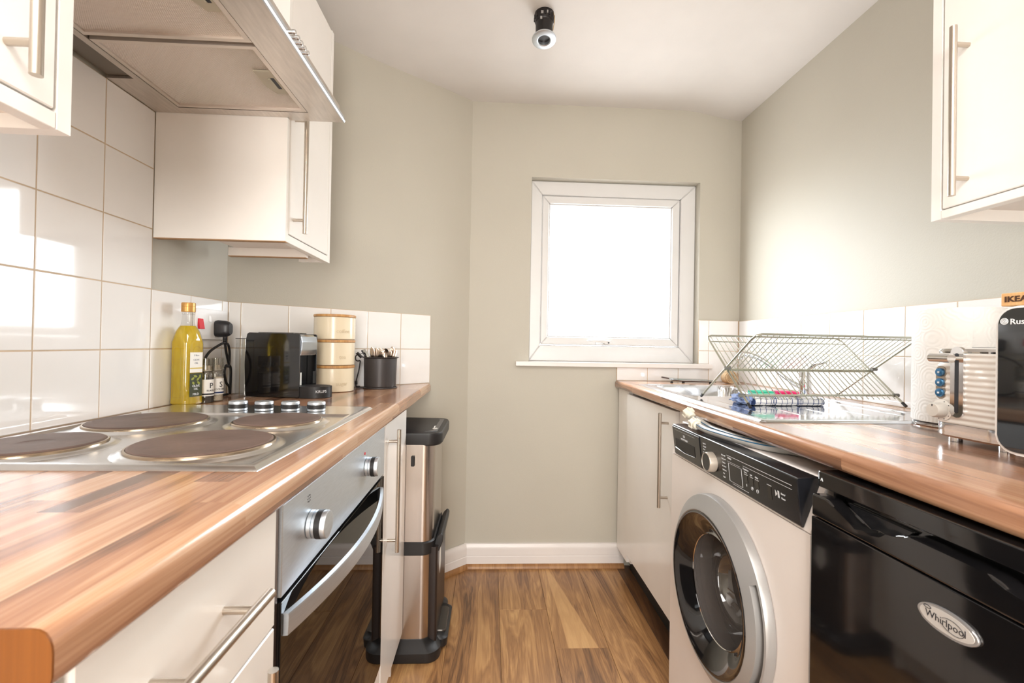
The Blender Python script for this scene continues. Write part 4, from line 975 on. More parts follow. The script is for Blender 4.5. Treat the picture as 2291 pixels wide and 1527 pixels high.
# dial
dz_ = H - .2760; dy_ = 1.0830
dl = part('programme_dial', lathe(NB(), [(.0235, 0), (.0240, .002), (.0232, .0165), (.0222, .0185), (.0206, .0190), (.0200, .017)], (px_(dz_), dy_, dz_), '-X', 40, caps=(True, False)), mat('champagne_dial', (188, 178, 166), .35, .4), wm, label='champagne silver programme dial')
part('dial_face', lathe(NB(), [(.0202, .0172), (.0195, .0178), (0, .0178)], (px_(dz_), dy_, dz_), '-X', 32, caps=(False, False)), PBLACK, dl)
part('dial_pointer', box(NB(), (px_(dz_) - .0192, dy_ + .006, dz_ + .0190), (px_(dz_) - .0185, dy_ + .0085, dz_ + .0215)), INK, dl)
for i, s in enumerate(('Rapid 15', 'Daily 30', 'Wool', 'Delicate', 'Duvet', 'Hand', 'Drain', 'Spin', 'Rinse')):
    z = H - .2405 - i * .0075; ptxt(s, .0042, 1.1240 + (.0 if 1 < i < 7 else -.003), z)
for i, s in enumerate(('Cotton 20', 'Cotton 40', 'Cotton', 'Eco 40-60', 'Synthetics', 'Mix', 'Dark')):
    z = H - .2470 - i * .0085; ptxt(s, .0042, 1.0290 + (0 if i < 5 else .004), z)
bm = NB(); onp(bm, .790, 1.0140, H - .2432, H - .2424); onp(bm, .790, .948, H - .2505, H - .2500); onp(bm, .960, 1.0140, H - .2560, H - .2556)
onp(bm, 1.009, 1.0095, H - .2990, H - .2590); onp(bm, .9560, .9565, H - .2990, H - .2590); onp(bm, .9560, 1.0095, H - .2594, H - .2590); onp(bm, .9560, 1.0095, H - .2994, H - .2990)
onp(bm, .935, .998, H - .3035, H - .3028)
for y in (.9400, .9190, .9000): onp(bm, y - .006, y + .006, H - .2668, H - .2658)
onp(bm, .852, .866, H - .2640, H - .2630)
part('panel_line', bm, PRINT, cp)
bm = NB()
for y in (.9400, .9190, .9000): onp(bm, y - .0055, y + .0055, H - .2830, H - .2670)
onp(bm, .853, .865, H - .2900, H - .2645)
part('panel_button', bm, GBLACK, cp)
ptxt('Display', .0052, 1.002, H - .2475); ptxt('Functions', .0052, .938, H - .2555)
for s, y in (('Temp.', .9400), ('Spin', .9190), ('Delay', .9000)): ptxt(s, .0042, y, H - .2615)
ptxt('Start /', .0048, .8170, H - .2680); ptxt('Pause', .0048, .8170, H - .2765)
bm = NB()
def onpp(bm, pts):
    prs = [bm.verts.new((px_(z) - .0007, y, z)) for y, z in pts]; bm.faces.new(prs)
onpp(bm, [(.8405, H - .2655), (.8405, H - .2785), (.8335, H - .272)]); onp(bm, .8318, .8332, H - .2785, H - .2655); onp(bm, .8292, .8306, H - .2785, H - .2655)
part('start_symbol', bm, PRINT, cp)
bm = NB()
for y, r in ((.9190, .0032), (.9000, .0035)):
    tube(bm, [(px_(H - .289) - .0008, y + r * math.cos(a), H - .2890 + r * math.sin(a)) for a in [2 * PI * i / 14 for i in range(14)]], .0004, 4, True)
    onp(bm, y - .0004, y + .0004, H - .2890, H - .2865); onp(bm, y - .002, y, H - .2894, H - .2888)
onp(bm, .9395, .9405, H - .2910, H - .2860)
part('panel_symbol', bm, PRINT, cp)
# door
A0, A1 = math.radians(-142), math.radians(-60)
rg = part('door_ring', lathe(NB(), [(.190, 0), (.2165, .001), (.2170, .012), (.2140, .020), (.2020, .0275), (.1830, .0385), (.1790, .0400), (.1765, .0385), (.1765, .010)], DC, '-X', 88, A1, A0 + 2 * PI), GREYPL, wm, label='silver door ring')
bm = lathe(NB(), [(.190, 0), (.2165, .001), (.2170, .012), (.2140, .020), (.2105, .022), (.2095, .0060), (.2000, .0045)], DC, '-X', 30, A0, A1)
lathe(bm, [(.1985, .0045), (.1975, .0300), (.1830, .0385), (.1790, .0400), (.1765, .0385), (.1765, .010)], DC, '-X', 30, A0, A1)
part('door_handle', bm, GREYPL, wm)
part('handle_recess', lathe(NB(), [(.2094, .0062), (.2000, .0052), (.1984, .0080)], DC, '-X', 30, A0 + .01, A1 - .01), mat('taupe_recess_plastic', (128, 118, 108), .4), wm)
part('porthole_surround', lathe(NB(), [(.1763, .0385), (.1740, .0405), (.168, .0400), (.150, .030), (.132, .015), (.1240, .0085), (.1235, .0)], DC, '-X', 80, caps=(False, False)), GBLACK, wm, label='glossy black porthole surround')
part('chrome_bezel', lathe(NB(), [(.1240, .0083), (.1225, .0100), (.1210, .0085)], DC, '-X', 72, caps=(False, False)), CHROME, wm)
BOWL = glass('smoked_bowl_glass', (190, 182, 176), refl=.12, dark=.30, haze=(150, 142, 138))
part('porthole_glass', lathe(NB(), [(.1208, .0080), (.1175, -.008), (.1165, -.035), (.108, -.060), (.092, -.078), (.05, -.086), (0, -.087)], DC, '-X', 64, caps=(False, False)), BOWL, wm)
part('door_seal', lathe(NB(), [(.190, -.012), (.176, -.030), (.168, -.034), (.160, -.028), (.156, -.040), (.160, -.060), (.185, -.062)], DC, '-X', 56, caps=(False, False)), mat('grey_rubber_seal', (104, 98, 94), .5), wm)
bm = lathe(NB(), [(.185, -.062)] + [(.215 - .004 * (i % 2), -.07 - .02 * i) for i in range(18)] + [(0, -.44)], (DC[0], DC[1], DC[2]), '-X', 48, caps=(False, False))
part('drum', bm, mat('drum_steel', (150, 146, 142), .25, 1.0), wm)
for a in (.6, 2.7, 4.8):
    c = Vector((DC[0] + .24, DC[1] + .192 * math.cos(a), DC[2] + .192 * math.sin(a)))
    part('drum_paddle', tube(NB(), [c - Vector((.12, 0, 0)), c + Vector((.12, 0, 0))], [.012, .022], 8), GREYPL, wm)
for y in (.80, 1.30):
    for x in (.62, 1.06): part('foot', lathe(NB(), [(.02, .0005), (.02, .012), (.008, .014), (.008, .036)], (x, y, 0), 'Z', 14), BLACK, wm)
# hoses lying on top
hs2 = thing('inlet_hose', 'grey hose with blue stripe and white plastic nuts on top of the washing machine', 'hose', (.565, 1.2, H - .222))
HOSE = mat('grey_reinforced_hose', (168, 166, 162), .35, coat=.3); NUT = mat('ivory_plastic_nut', (232, 228, 212), .4)
path = smooth_path([(.5585, 1.186, H - .2085), (.562, 1.150, H - .2125), (.568, 1.10, H - .2128), (.580, 1.03, H - .2128), (.605, .96, H - .2128), (.66, .90, H - .2128)], 8)
part('hose', tube(NB(), path, .0082, 14), HOSE, hs2)
path2 = smooth_path([(.572, 1.232, H - .196), (.590, 1.19, H - .212), (.592, 1.12, H - .2128), (.600, 1.05, H - .2128), (.635, .98, H - .2128), (.70, .93, H - .2128)], 8)
part('hose', tube(NB(), path2, .0082, 14), HOSE, hs2)
part('hose_stripe', tube(NB(), [p + Vector((-.0072, 0, .0043)) for p in path], .0014, 6), mat('blue_hose_stripe', (28, 92, 128), .4), hs2)
part('hose_stripe', tube(NB(), [p + Vector((-.0072, 0, .0043)) for p in path2], .0014, 6), bpy.data.materials['blue_hose_stripe'], hs2)
for c, d in (((.556, 1.2015, H - .2055), (-.10, .98, .20)), ((.562, 1.252, H - .1865), (-.22, .82, .52))):
    d = Vector(d).normalized(); bm = NB(); e1 = d.orthogonal().normalized(); e2 = d.cross(e1); c = Vector(c)
    def rg_(r, h, amp): return [bm.verts.new(c + d * h + (e1 * math.cos(2 * PI * j / 36) + e2 * math.sin(2 * PI * j / 36)) * (r + amp * (1 if j % 6 in (0, 1) else 0))) for j in range(36)]
    R_ = [rg_(.0095, -.012, 0), rg_(.0115, -.010, 0), rg_(.0118, -.002, 0), rg_(.0138, -.001, .0028), rg_(.0140, .013, .0028), rg_(.0125, .0145, 0), rg_(.0105, .0148, 0), rg_(.0100, .006, 0)]
    for a, b in zip(R_, R_[1:]):
        for j in range(36): bm.faces.new((a[j], a[(j + 1) % 36], b[(j + 1) % 36], b[j]))
    bm.faces.new(R_[0][::-1]); bm.faces.new(R_[-1])
    part('hose_nut', bm, NUT, hs2, label='ivory ribbed plastic nut')

# fridge
fr = thing('fridge', 'small glossy black under-counter fridge beside the washing machine', 'fridge', (.85, .515, 0))
part('fridge_body', box(NB(), (.578, .290, .03), (1.13, .738, H - .2315), .002), GBLACK, fr)
part('fridge_top', loft(NB(), [([(q[0], q[1]) for q in rrect(.59, .478, .012, 4, (.856, .516))], z) for z in (H - .2312, H - .2285, H - .2075, H - .2045)]) if False else prism(NB(), rrect(.57, .474, .010, 4, (.8455, .5185)), H - .2308, H - .2048, 'Z', .003, 3), GBLACK, fr)
arr = [(.7435, -.2400), (.712, -.2398), (.704, -.2412), (.694, -.2475), (.6813, -.2565), (.666, -.2625), (.6517, -.2650), (.638, -.2652), (.6247, -.2630), (.610, -.2595), (.597, -.2540), (.584, -.2450), (.5735, -.2412), (.566, -.2400), (.472, -.2400)]
arr = [q for q in arr if q[0] > .52] + [(1.038 - q[0], q[1]) for q in reversed(arr) if q[0] > .52]
tv = part('door_trim', prism(NB(), [(y, H + z) for y, z in arr] + [(.2945, H - .2770), (.7435, H - .2770)], .545, .571, 'X', .0042, 3), GBLACK, fr)
part('fridge_door', box(NB(), (.5452, .2945, .06), (.571, .7435, H - .2782), .0018, 2), GBLACK, fr)
for y0, y1 in ((.584, .700), (.338, .454)):
    ym = (y0 + y1) / 2; bm = NB()
    prism(bm, [(y1, H - .2420), (y1 - .012, H - .250), (y1 - .030, H - .262), (ym, H - .268), (y0 + .02, H - .262), (y0, H - .2420)], .5715, .5775, 'X', .001)
    part('handle_hollow', bm, PBLACK, fr)
bd = part('badge', prism(NB(), [(q[0], q[1]) for q in ellipse(.0360, .0150, 40, (.513, H - .3190))], .5415, .5451, 'X', .0012, 2), mat('silver_badge', (198, 196, 196), .3, .7), fr, label='oval silver badge')
part('badge_field', prism(NB(), ellipse(.0325, .0122, 40, (.513, H - .3190)), .5412, .5418, 'X', .0003), mat('pale_badge_field', (216, 212, 208), .4, .3), bd)
text('badge_lettering', 'Whirlpool', .0118, INK, bd, (.5411, .5135, H - .3190), (0, -1, 0), (0, 0, 1), ext=.0002, sx=.98)
bm = NB(); tube(bm, [(.5409, .505 + .0135 * math.cos(a) , H - .3195 + .0075 * math.sin(a) - .25 * .0135 * math.cos(a) * -1 * .3) for a in [.5 + 5.4 * i / 30 for i in range(31)]], .00032, 5)
part('badge_swirl', bm, INK, bd)
bm = NB(); tube(bm, [(.5409, .535 + .0045 * math.cos(a), H - .3115 + .0017 * math.sin(a)) for a in [2 * PI * i / 18 for i in range(18)]], .0004, 5, True)
part('badge_emblem', bm, INK, bd)
text('rating_letter', 'A', .0075, PRINT, fr, (.5600, .7400, H - .2175), (0, -1, 0), (0, 0, 1), ext=.0005)
for y in (.33, .70):
    for x in (.62, 1.08): part('foot', lathe(NB(), [(.016, .0005), (.016, .032)], (x, y, 0), 'Z', 12), BLACK, fr)

# wall cabinet on the right
u = thing('wall_cabinet', 'cream wall cabinet with long bar handle, high on the right wall', 'cabinet', (1.06, .58, H + .267))
bm = NB(); box(bm, (.900, .8725, H + .267), (1.2325, .8915, H + 1.005)); box(bm, (.900, .270, H + .267), (1.2325, .289, H + 1.005)); box(bm, (.922, .289, H + .987), (1.2325, .8725, H + 1.005)); box(bm, (1.220, .289, H + .3), (1.2325, .8725, H + .987))
part('carcass', bm, CAB, u)
part('bottom_panel', box(NB(), (.922, .289, H + .290), (1.220, .8725, H + .306)), CABIN, u)
part('light_rail', box(NB(), (.9005, .2895, H + .2675), (.922, .8722, H + .284), .0008), CAB, u)
bm = NB(); box(bm, (1.195, .289, H + .2675), (1.211, .8722, H + .290)); part('back_rail', bm, CABIN, u)
d = front('door', .9005, .9195, .292, .8695, H + .2865, H + 1.002, u)
bar_handle(d, (.870, .822, H + .297), (.870, .822, H + .620), .006, (.105, .895), (.031, 0, 0))

# ================================================================ things on the right worktop
# dish rack: two crossing frames
WIRE = mat('nickel_plated_wire', (190, 190, 176), .3, 1.0)
dk = thing('dish_rack', 'folding X-shaped chrome wire dish rack standing on the drainer', 'dish rack', (.94, 1.33, ZR + .003))
def RK(x, y, z): return Vector((x, y + .12 * (x - .68), H + z))
XA, XZ = .690, 1.192
def lerp(a, b, t): return (a[0] + (b[0] - a[0]) * t, a[1] + (b[1] - a[1]) * t)
F1 = ((1.452, -.1560), (1.150, .0385))     # far foot -> near top
F2 = ((1.182, -.1560), (1.436, .0400))     # near foot -> far top
def hoop(F, dx=0.0):
    xa, xz = XA + dx, XZ - dx; (yb, zb), (yt, zt) = F; pts = [RK(xa, yb, zb)]
    q = lerp(F[0], F[1], .93); q2 = lerp(F[0], F[1], .98)
    pts += [RK(xa, *q), RK(xa + .004, *q2), RK(xa + .018, yt, zt), RK(xz - .018, yt, zt), RK(xz - .004, *q2), RK(xz, *q), RK(xz, yb, zb)]
    return pts
part('outer_frame', tube(NB(), hoop(F1), .0031, 10), WIRE, dk)
part('outer_frame', tube(NB(), hoop(F2, .006), .0031, 10), WIRE, dk)
def rail(F, t, r=.0026, dx=.002, off=0):
    y, z = lerp(F[0], F[1], t); return tube(NB(), [RK(XA + dx, y, z + off), RK(XZ - dx, y, z + off)], r, 8)
part('rail', rail(F1, .50, .003, 0, -.003), WIRE, dk); part('rail', rail(F2, .47, .003, .006, .0), WIRE, dk); part('rail', rail(F2, .14, .003, 0), WIRE, dk); part('rail', rail(F2, .90, .0018, .006), WIRE, dk); part('rail', rail(F1, .965, .0018, .004), WIRE, dk)
def rods(F, t0, t1, n):
    a, b = lerp(F[0], F[1], t0), lerp(F[0], F[1], t1); base = None
    for i in range(n):
        x = XA + .018 + (XZ - XA - .036) * i / (n - 1)
        if base is None:
            base = part('rod', tube(NB(), [RK(x, *a), RK(x, *b)], .0014, 6), WIRE, dk); x0_ = x
        else:
            o = base.copy(); COL.objects.link(o); o.parent = dk; o.location = base.location + Vector((x - x0_, .12 * (x - x0_), 0))
rods(F1, .475, .995, 27); rods(F2, .09, .50, 27); rods(F2, .50, .995, 27)
bm = NB()
for x, F in ((XA, F1), (XZ, F1), (XA + .006, F2), (XZ - .006, F2)):
    a, b = RK(x, *F[0]), RK(x, *F[1]); d = (b - a).normalized(); 
    o = part('rubber_foot', tube(NB(), [a - d * .001, a + d * .014], .0042, 10), BLACK, dk)
for x in (XA + .003, XZ - .003):
    c = RK(x, *lerp(F1[0], F1[1], .52)); part('hinge', tube(NB(), [c - Vector((.008, 0, .002)), c + Vector((.008, 0, -.002))], .0052, 12), mat('hinge_grey', (120, 120, 116), .4, .6) if not bpy.data.materials.get('hinge_grey') else bpy.data.materials['hinge_grey'], dk)
    c = RK(x, *lerp(F2[0], F2[1], .14)); part('hinge', tube(NB(), [c - Vector((.008, 0, 0)), c + Vector((.008, 0, 0))], .0050, 12), bpy.data.materials['hinge_grey'], dk)

# folded tea towel
TOW = bpy.data.materials.new('checked_tea_towel'); TOW.use_nodes = True; nt = TOW.node_tree; N = nt.nodes; L = nt.links; p = N['Principled BSDF']; p.inputs['Roughness'].default_value = .9
tc = N.new('ShaderNodeUVMap'); sp = N.new('ShaderNodeSeparateXYZ'); L.new(tc.outputs[0], sp.inputs[0])
def stripes(sock, period, width, ph=0):
    a = N.new('ShaderNodeMath'); a.operation = 'MULTIPLY_ADD'; a.inputs[1].default_value = 1 / period; a.inputs[2].default_value = ph; L.new(sock, a.inputs[0])
    f = N.new('ShaderNodeMath'); f.operation = 'FRACT'; L.new(a.outputs[0], f.inputs[0])
    l = N.new('ShaderNodeMath'); l.operation = 'LESS_THAN'; l.inputs[1].default_value = width; L.new(f.outputs[0], l.inputs[0]); return l.outputs[0]
mx_ = N.new('ShaderNodeMath'); mx_.operation = 'MAXIMUM'; L.new(stripes(sp.outputs[0], .0160, .11), mx_.inputs[0]); L.new(stripes(sp.outputs[1], .0125, .11), mx_.inputs[1])
m2_ = N.new('ShaderNodeMath'); m2_.operation = 'MAXIMUM'; L.new(mx_.outputs[0], m2_.inputs[0])
wide = N.new('ShaderNodeMath'); wide.operation = 'MULTIPLY'; L.new(stripes(sp.outputs[0], .075, .18, .3), wide.inputs[0]); L.new(stripes(sp.outputs[0], .0045, .45), wide.inputs[1]); L.new(wide.outputs[0], m2_.inputs[1])
mc = N.new('ShaderNodeMix'); mc.data_type = 'RGBA'; mc.inputs[6].default_value = lin((240, 240, 240)); mc.inputs[7].default_value = lin((52, 74, 122)); L.new(m2_.outputs[0], mc.inputs[0]); L.new(mc.outputs[2], p.inputs['Base Color'])
bmp = N.new('ShaderNodeBump'); bmp.inputs['Distance'].default_value = .0006; nz_ = N.new('ShaderNodeTexNoise'); nz_.inputs['Scale'].default_value = 900; L.new(nz_.outputs[0], bmp.inputs['Height']); L.new(bmp.outputs[0], p.inputs['Normal'])
tw = thing('tea_towel', 'folded white tea towel with navy checks under the dish rack', 'towel', (.86, 1.31, ZR + .004))
bm = NB(); uvl = bm.loops.layers.uv.new('UVMap')
ty0, tz0 = 1.262, ZR + .0042; prof = []
for i in range(9): a = -PI / 2 - PI * i / 8; prof.append((ty0 + .0105 + .0105 * math.cos(a), tz0 + .0115 + .0115 * math.sin(a)))
prof += [(ty0 + .04, tz0 + .0235), (ty0 + .08, tz0 + .0225), (ty0 + .115, tz0 + .021), (ty0 + .122, tz0 + .012), (ty0 + .115, tz0 + .001)]
sl = [0]
for a, b in zip(prof, prof[1:]): sl.append(sl[-1] + math.hypot(b[0] - a[0], b[1] - a[1]))
nx_ = 30; rows_ = []
for i in range(nx_ + 1):
    x = .757 + .213 * i / nx_; wv = .0013 * math.sin(i * .9) + .001 * math.sin(i * 2.1 + 1); sc = 1 - .25 * (1 if i in (0, nx_) else 0)
    rows_.append([bm.verts.new((x, 1.32 + (y - 1.32) * (1 - .02 * abs(math.sin(i))) + wv + .10 * (x - .757) * .4, tz0 + (z - tz0) * (1 + wv * 40) * sc)) for y, z in prof])
for i in range(nx_):
    for j in range(len(prof) - 1):
        f = bm.faces.new((rows_[i][j], rows_[i + 1][j], rows_[i + 1][j + 1], rows_[i][j + 1]))
        for l, (u_, v_) in zip(f.loops, ((i, j), (i + 1, j), (i + 1, j + 1), (i, j + 1))): l[uvl].uv = (.213 * u_ / nx_, sl[v_])
for e in (rows_[0], rows_[-1]): bm.faces.new(e)
part('folded_cloth', bm, TOW, tw, smooth=70)
bm = NB(); bmesh.ops.create_icosphere(bm, subdivisions=4, radius=1)
from mathutils import noise
for v in bm.verts:
    n_ = noise.fractal(v.co * 2.6, .6, 2.2, 3) + .5 * noise.noise(v.co * 7)
    v.co = Vector((.752 + v.co.x * .030 * (1 + .35 * n_), 1.312 + v.co.y * .038 * (1 + .35 * n_), max(tz0, tz0 + .0135 + v.co.z * .0145 * (1 + .5 * n_))))
part('crumpled_end', bm, mat('blue_towel_stripe', (150, 168, 208), .9, var=.6, vscale=60), tw, label='crumpled blue-striped end')
GRN = mat('green_scourer_fibre', (60, 188, 150), .9, bump=1, bscale=300, var=.25, vscale=60); PNK = mat('pink_scourer_fibre', (226, 44, 108), .9, bump=1, bscale=300, var=.25, vscale=60); SPG = mat('pale_sponge', (214, 226, 220), .9, bump=1, bscale=250)
def scourer(nm, label, c, rz, m, m2, sz):
    t = thing(nm, label, 'sponge', c, rz, 'scourers on the tea towel')
    part('sponge_layer', loft(NB(), [(rrect(sz[0], sz[1], .006, 3), z) for z in (0, sz[2] * .62)]), m2, t, local=True)
    part('scouring_layer', loft(NB(), [(rrect(sz[0], sz[1], .006, 3), z) for z in (sz[2] * .63, sz[2])]), m, t, local=True)
scourer('sponge_scourer', 'green scouring sponge on the left of the folded tea towel', (.808, 1.318, ZR + .0285), .15, GRN, mat('mint_sponge', (150, 220, 196), .9), (.062, .045, .013))
scourer('sponge_scourer', 'pink scouring sponge on the right of the folded tea towel', (.884, 1.322, ZR + .0285), -.1, PNK, PNK, (.062, .045, .012))

# small things in the corner behind the sink
gb = thing('soap_shelf', 'thin glass shelf with dark metal feet lying behind the sink below the window', 'shelf', (.93, 2.13, ZR))
part('glass_plate', hexa(NB(), [(.838, 2.085, ZR + .0165), (1.055, 2.085, ZR + .0105), (1.055, 2.165, ZR + .0105), (.838, 2.165, ZR + .0165)] + [(.838, 2.085, ZR + .0205), (1.055, 2.085, ZR + .0135), (1.055, 2.165, ZR + .0135), (.838, 2.165, ZR + .0205)], .0006), glass('green_edged_glass', (216, 222, 220), refl=.12), gb)
BRZ = mat('dark_bronze_metal', (74, 56, 50), .35, .7)
bm = NB(); tube(bm, [(.832, 2.085, ZR + .0215), (.832, 2.165, ZR + .0215)], .0035, 8); part('end_bar', bm, BRZ, gb)
bm = NB(); tube(bm, [(.845, 2.088, ZR + .0145), (.90, 2.088, ZR + .0085), (1.06, 2.088, ZR + .0065)], .0022, 6); part('side_rail', bm, BRZ, gb)
for x in (.850, .905, 1.035): part('foot', lathe(NB(), [(.006, .0002), (.007, .003), (.004, .008)], (x, 2.090, ZR), 'Z', 12), BLACK, gb)
cr_ = thing('coiled_scourer', 'coiled tan rope scourer standing behind the sink beside the corner', 'scourer', (1.115, 2.10, ZR))
COI = mat('tan_coir_rope', (196, 168, 132), .9, bump=1, bscale=200, var=.3, vscale=80)
bm = NB(); tube(bm, [(1.125 + (.004 + .0245 * t) * math.cos(2 * PI * 4 * t), 2.066, ZR + .0315 + (.004 + .0245 * t) * math.sin(2 * PI * 4 * t)) for t in [i / 80 for i in range(81)]], .0030, 6)
part('coil_face', bm, COI, cr_)
part('coil_body', lathe(NB(), [(.029, 0), (.031, .003), (.031, .040), (.028, .043), (0, .043)], (1.125, 2.071, ZR + .0315), 'Y', 32), COI, cr_)

# kitchen roll on a chrome holder
ROLL = mat('embossed_kitchen_paper', (240, 238, 234), .85)
nt = ROLL.node_tree; N = nt.nodes; L = nt.links; tc = N.new('ShaderNodeTexCoord'); vo = N.new('ShaderNodeTexVoronoi'); vo.inputs['Scale'].default_value = 22; L.new(tc.outputs['Object'], vo.inputs['Vector'])
mu = N.new('ShaderNodeMath'); mu.operation = 'MULTIPLY'; mu.inputs[1].default_value = 42; L.new(vo.outputs['Distance'], mu.inputs[0]); sn = N.new('ShaderNodeMath'); sn.operation = 'SINE'; L.new(mu.outputs[0], sn.inputs[0])
bp = N.new('ShaderNodeBump'); bp.inputs['Strength'].default_value = .3; bp.inputs['Distance'].default_value = .0008; L.new(sn.outputs[0], bp.inputs['Height']); L.new(bp.outputs[0], N['Principled BSDF'].inputs['Normal'])
kc = (1.050, .975)
kr = thing('kitchen_roll', 'white embossed kitchen roll standing on a chrome holder behind the toaster', 'kitchen roll', (kc[0], kc[1], ZR))
part('roll_base', lathe(NB(), [(.074, .0003), (.076, .002), (.076, .006), (.070, .009), (0, .0095)], (kc[0], kc[1], ZR), 'Z', 48), CHROME, kr)
rb = part('paper_roll', lathe(NB(), [(.022, .011), (.0765, .0105), (.078, .013), (.078, .260), (.0765, .262), (.022, .2615), (.022, .011)], (kc[0], kc[1], ZR), 'Z', 72, caps=(False, False)), ROLL, kr)
bm = NB(); rs_ = []
for i in range(22):
    a = math.radians(184 + i * 2.6); r = .0784 + .0045 * sst((i) / 21) ** 2
    rs_.append([bm.verts.new((kc[0] + (r + q) * math.cos(a), kc[1] + (r + q) * math.sin(a), z)) for q, z in ((0, ZR + .0112), (.0006, ZR + .0112), (.0006, ZR + .2615), (0, ZR + .2615))])
for a, b in zip(rs_, rs_[1:]):
    for j in range(4): bm.faces.new((a[j], a[(j + 1) % 4], b[(j + 1) % 4], b[j]))
bm.faces.new(rs_[0][::-1]); bm.faces.new(rs_[-1])
part('loose_sheet', bm, ROLL, rb)

# toaster
TW = mat('white_rippled_plastic', (240, 236, 230), .22, coat=.3)
ta = thing('toaster', 'white rippled toaster with chrome lever and three blue-lit buttons', 'toaster', (.968, .770, ZR))
tc_ = (.968, .770)
def tr_(w, d, r=.030): return rrect(w, d, r, 7, tc_)
secs = []; nr = 96
for i in range(nr + 1):
    f = i / nr; z = ZR + .036 + .128 * f; rp_ = .0011 * math.sin(f * 2 * PI * 12.5); s = .004 * math.sin(f * PI)
    secs.append((tr_(.2455 + rp_ * 2 + s, .1300 + rp_ * 2 + s), z))
part('toaster_body', loft(NB(), secs), TW, ta)
bm = loft(NB(), [(tr_(.2465, .131), ZR + .1645), (tr_(.2475, .132), ZR + .1675), (tr_(.2425, .127), ZR + .1725), (tr_(.20, .09, .02), ZR + .1755)])
part('toaster_top', bm, CHROME, ta)
for dy in (-.022, .022): part('bread_slot', box(NB(), (tc_[0] - .075, tc_[1] + dy - .011, ZR + .1756), (tc_[0] + .075, tc_[1] + dy + .011, ZR + .1764)), BLACK, ta)
part('base_band', loft(NB(), [(tr_(.240, .125), ZR + .0105), (tr_(.2465, .131), ZR + .014), (tr_(.2465, .131), ZR + .0355)]), CHROME, ta)
for dx in (-.095, .095):
    for dy in (-.042, .042): part('foot', lathe(NB(), [(.010, .0003), (.010, .0105)], (tc_[0] + dx, tc_[1] + dy, ZR), 'Z', 16), CHROME, ta)
xfce = tc_[0] - .1245
slot = part('lever_slot', prism(NB(), [(q[0], q[1]) for q in rrect(.023, .128, .0112, 6, (.7815, H - .0535))], xfce - .003, xfce + .003, 'X', .001), CHROME, ta)
part('slot_gap', prism(NB(), rrect(.0065, .108, .003, 3, (.7815, H - .0555)), xfce - .0036, xfce - .0029, 'X'), INK, slot)
bm = NB(); tube(bm, [(xfce - .002, .7815, H - .0105), (xfce - .018, .7815, H - .0105)], .0048, 12); tube(bm, [(xfce - .0215, .774, H - .0105), (xfce - .0215, .8115, H - .0105)], [.0082, .0078], 18)
part('lever', bm, CHROME, slot)
bt = part('button_plate', prism(NB(), rrect(.018, .062, .0088, 6, (.8125, H - .0565)), xfce - .0012, xfce + .003, 'X', .0006), mat('champagne_plate', (178, 166, 152), .3, .8), ta)
BLU = mat('blue_lit_button', (58, 120, 168), .1, .6, coat=.5)
for z in (-.0375, -.0565, -.0755):
    q = part('button', lathe(NB(), [(.0078, 0), (.0078, .003), (.0068, .0040), (0, .0042)], (xfce - .0012, .8125, H + z), '-X', 24), BLU, bt)
    part('button_symbol', box(NB(), (xfce - .0060, .8108, H + z - .0016), (xfce - .0053, .8142, H + z + .0016)), PRINT, q)
part('dial_scale', lathe(NB(), [(.0195, 0), (.0195, .0012), (0, .0013)], (xfce + .0002, .8105, H - .1075), '-X', 32), TW, ta)
dl = part('browning_dial', lathe(NB(), [(.0135, .001), (.0140, .003), (.0132, .016), (.0115, .0185), (0, .0190)], (xfce - .0008, .8105, H - .1075), '-X', 36), GREYPL2, ta)
part('dial_mark', box(NB(), (xfce - .0200, .8095, H - .1005), (xfce - .0190, .8110, H - .0965)), INK, dl)
bm = NB()
for k in range(7):
    a = math.radians(-20 - k * 35); box(bm, (xfce - .0020, .8105 + .0168 * math.sin(a) - .0006, H - .1075 + .0168 * math.cos(a) - .0006), (xfce - .0012, .8105 + .0168 * math.sin(a) + .0006, H - .1075 + .0168 * math.cos(a) + .0006))
part('scale_mark', bm, INK, ta)

# microwave (local x along the front towards the camera, y into the body)
mw = thing('microwave', 'microwave oven with mirrored black glass front at the right edge of the photo', 'microwave', (.766, .656, ZR), math.atan2(-.993, .12))
MH = .236
part('microwave_body', loft(NB(), [(rrect(.438, .300, .012, 4, (.219, .166)), z) for z in (.018, MH)]) if False else box(NB(), (.001, .018, .018), (.438, .30, MH), .006, 2), mat('white_microwave_shell', (236, 234, 230), .3), mw, local=True)
def xz(poly, y0, y1, bev=0, seg=1): return prism(NB(), poly, y0, y1, 'Y', bev, seg)
fp = part('front_frame', xz(rrect(.440, MH - .017, .026, 8, (.220, (MH + .017) / 2)), .002, .0175, .0015, 2), mat('white_front_frame', (240, 238, 236), .3), mw, local=True)
MIR = mat('mirrored_black_glass', (26, 27, 28), .03, .0, coat=1.0, spec=.9)
gf = part('glass_front', xz(rrect(.4325, MH - .0245, .0225, 8, (.2205, (MH + .017) / 2 + .0005)), -.0005, .0021, .0004), MIR, mw, local=True, label='mirrored black glass front')
tx = text('brand_lettering', 'Russell Hobbs', .0118, PRINT, gf, (.0185, -.0007, MH - .0235), (1, 0, 0), (0, 0, 1), align='LEFT', local=True, bold=.0001)
bm = NB()
for r in (.0012, .0028, .0044): tube(bm, [(.0118 + r * math.cos(a), -.0008, MH - .0225 + r * math.sin(a)) for a in [2 * PI * i / 18 for i in range(18)]], .0006, 5, True)
part('brand_emblem', bm, PRINT, gf, local=True)
for x in (.03, .41):
    for y in (.04, .27): part('foot', lathe(NB(), [(.012, .0003), (.012, .0185)], (x, y, 0), 'Z', 14), BLACK, mw, local=True)
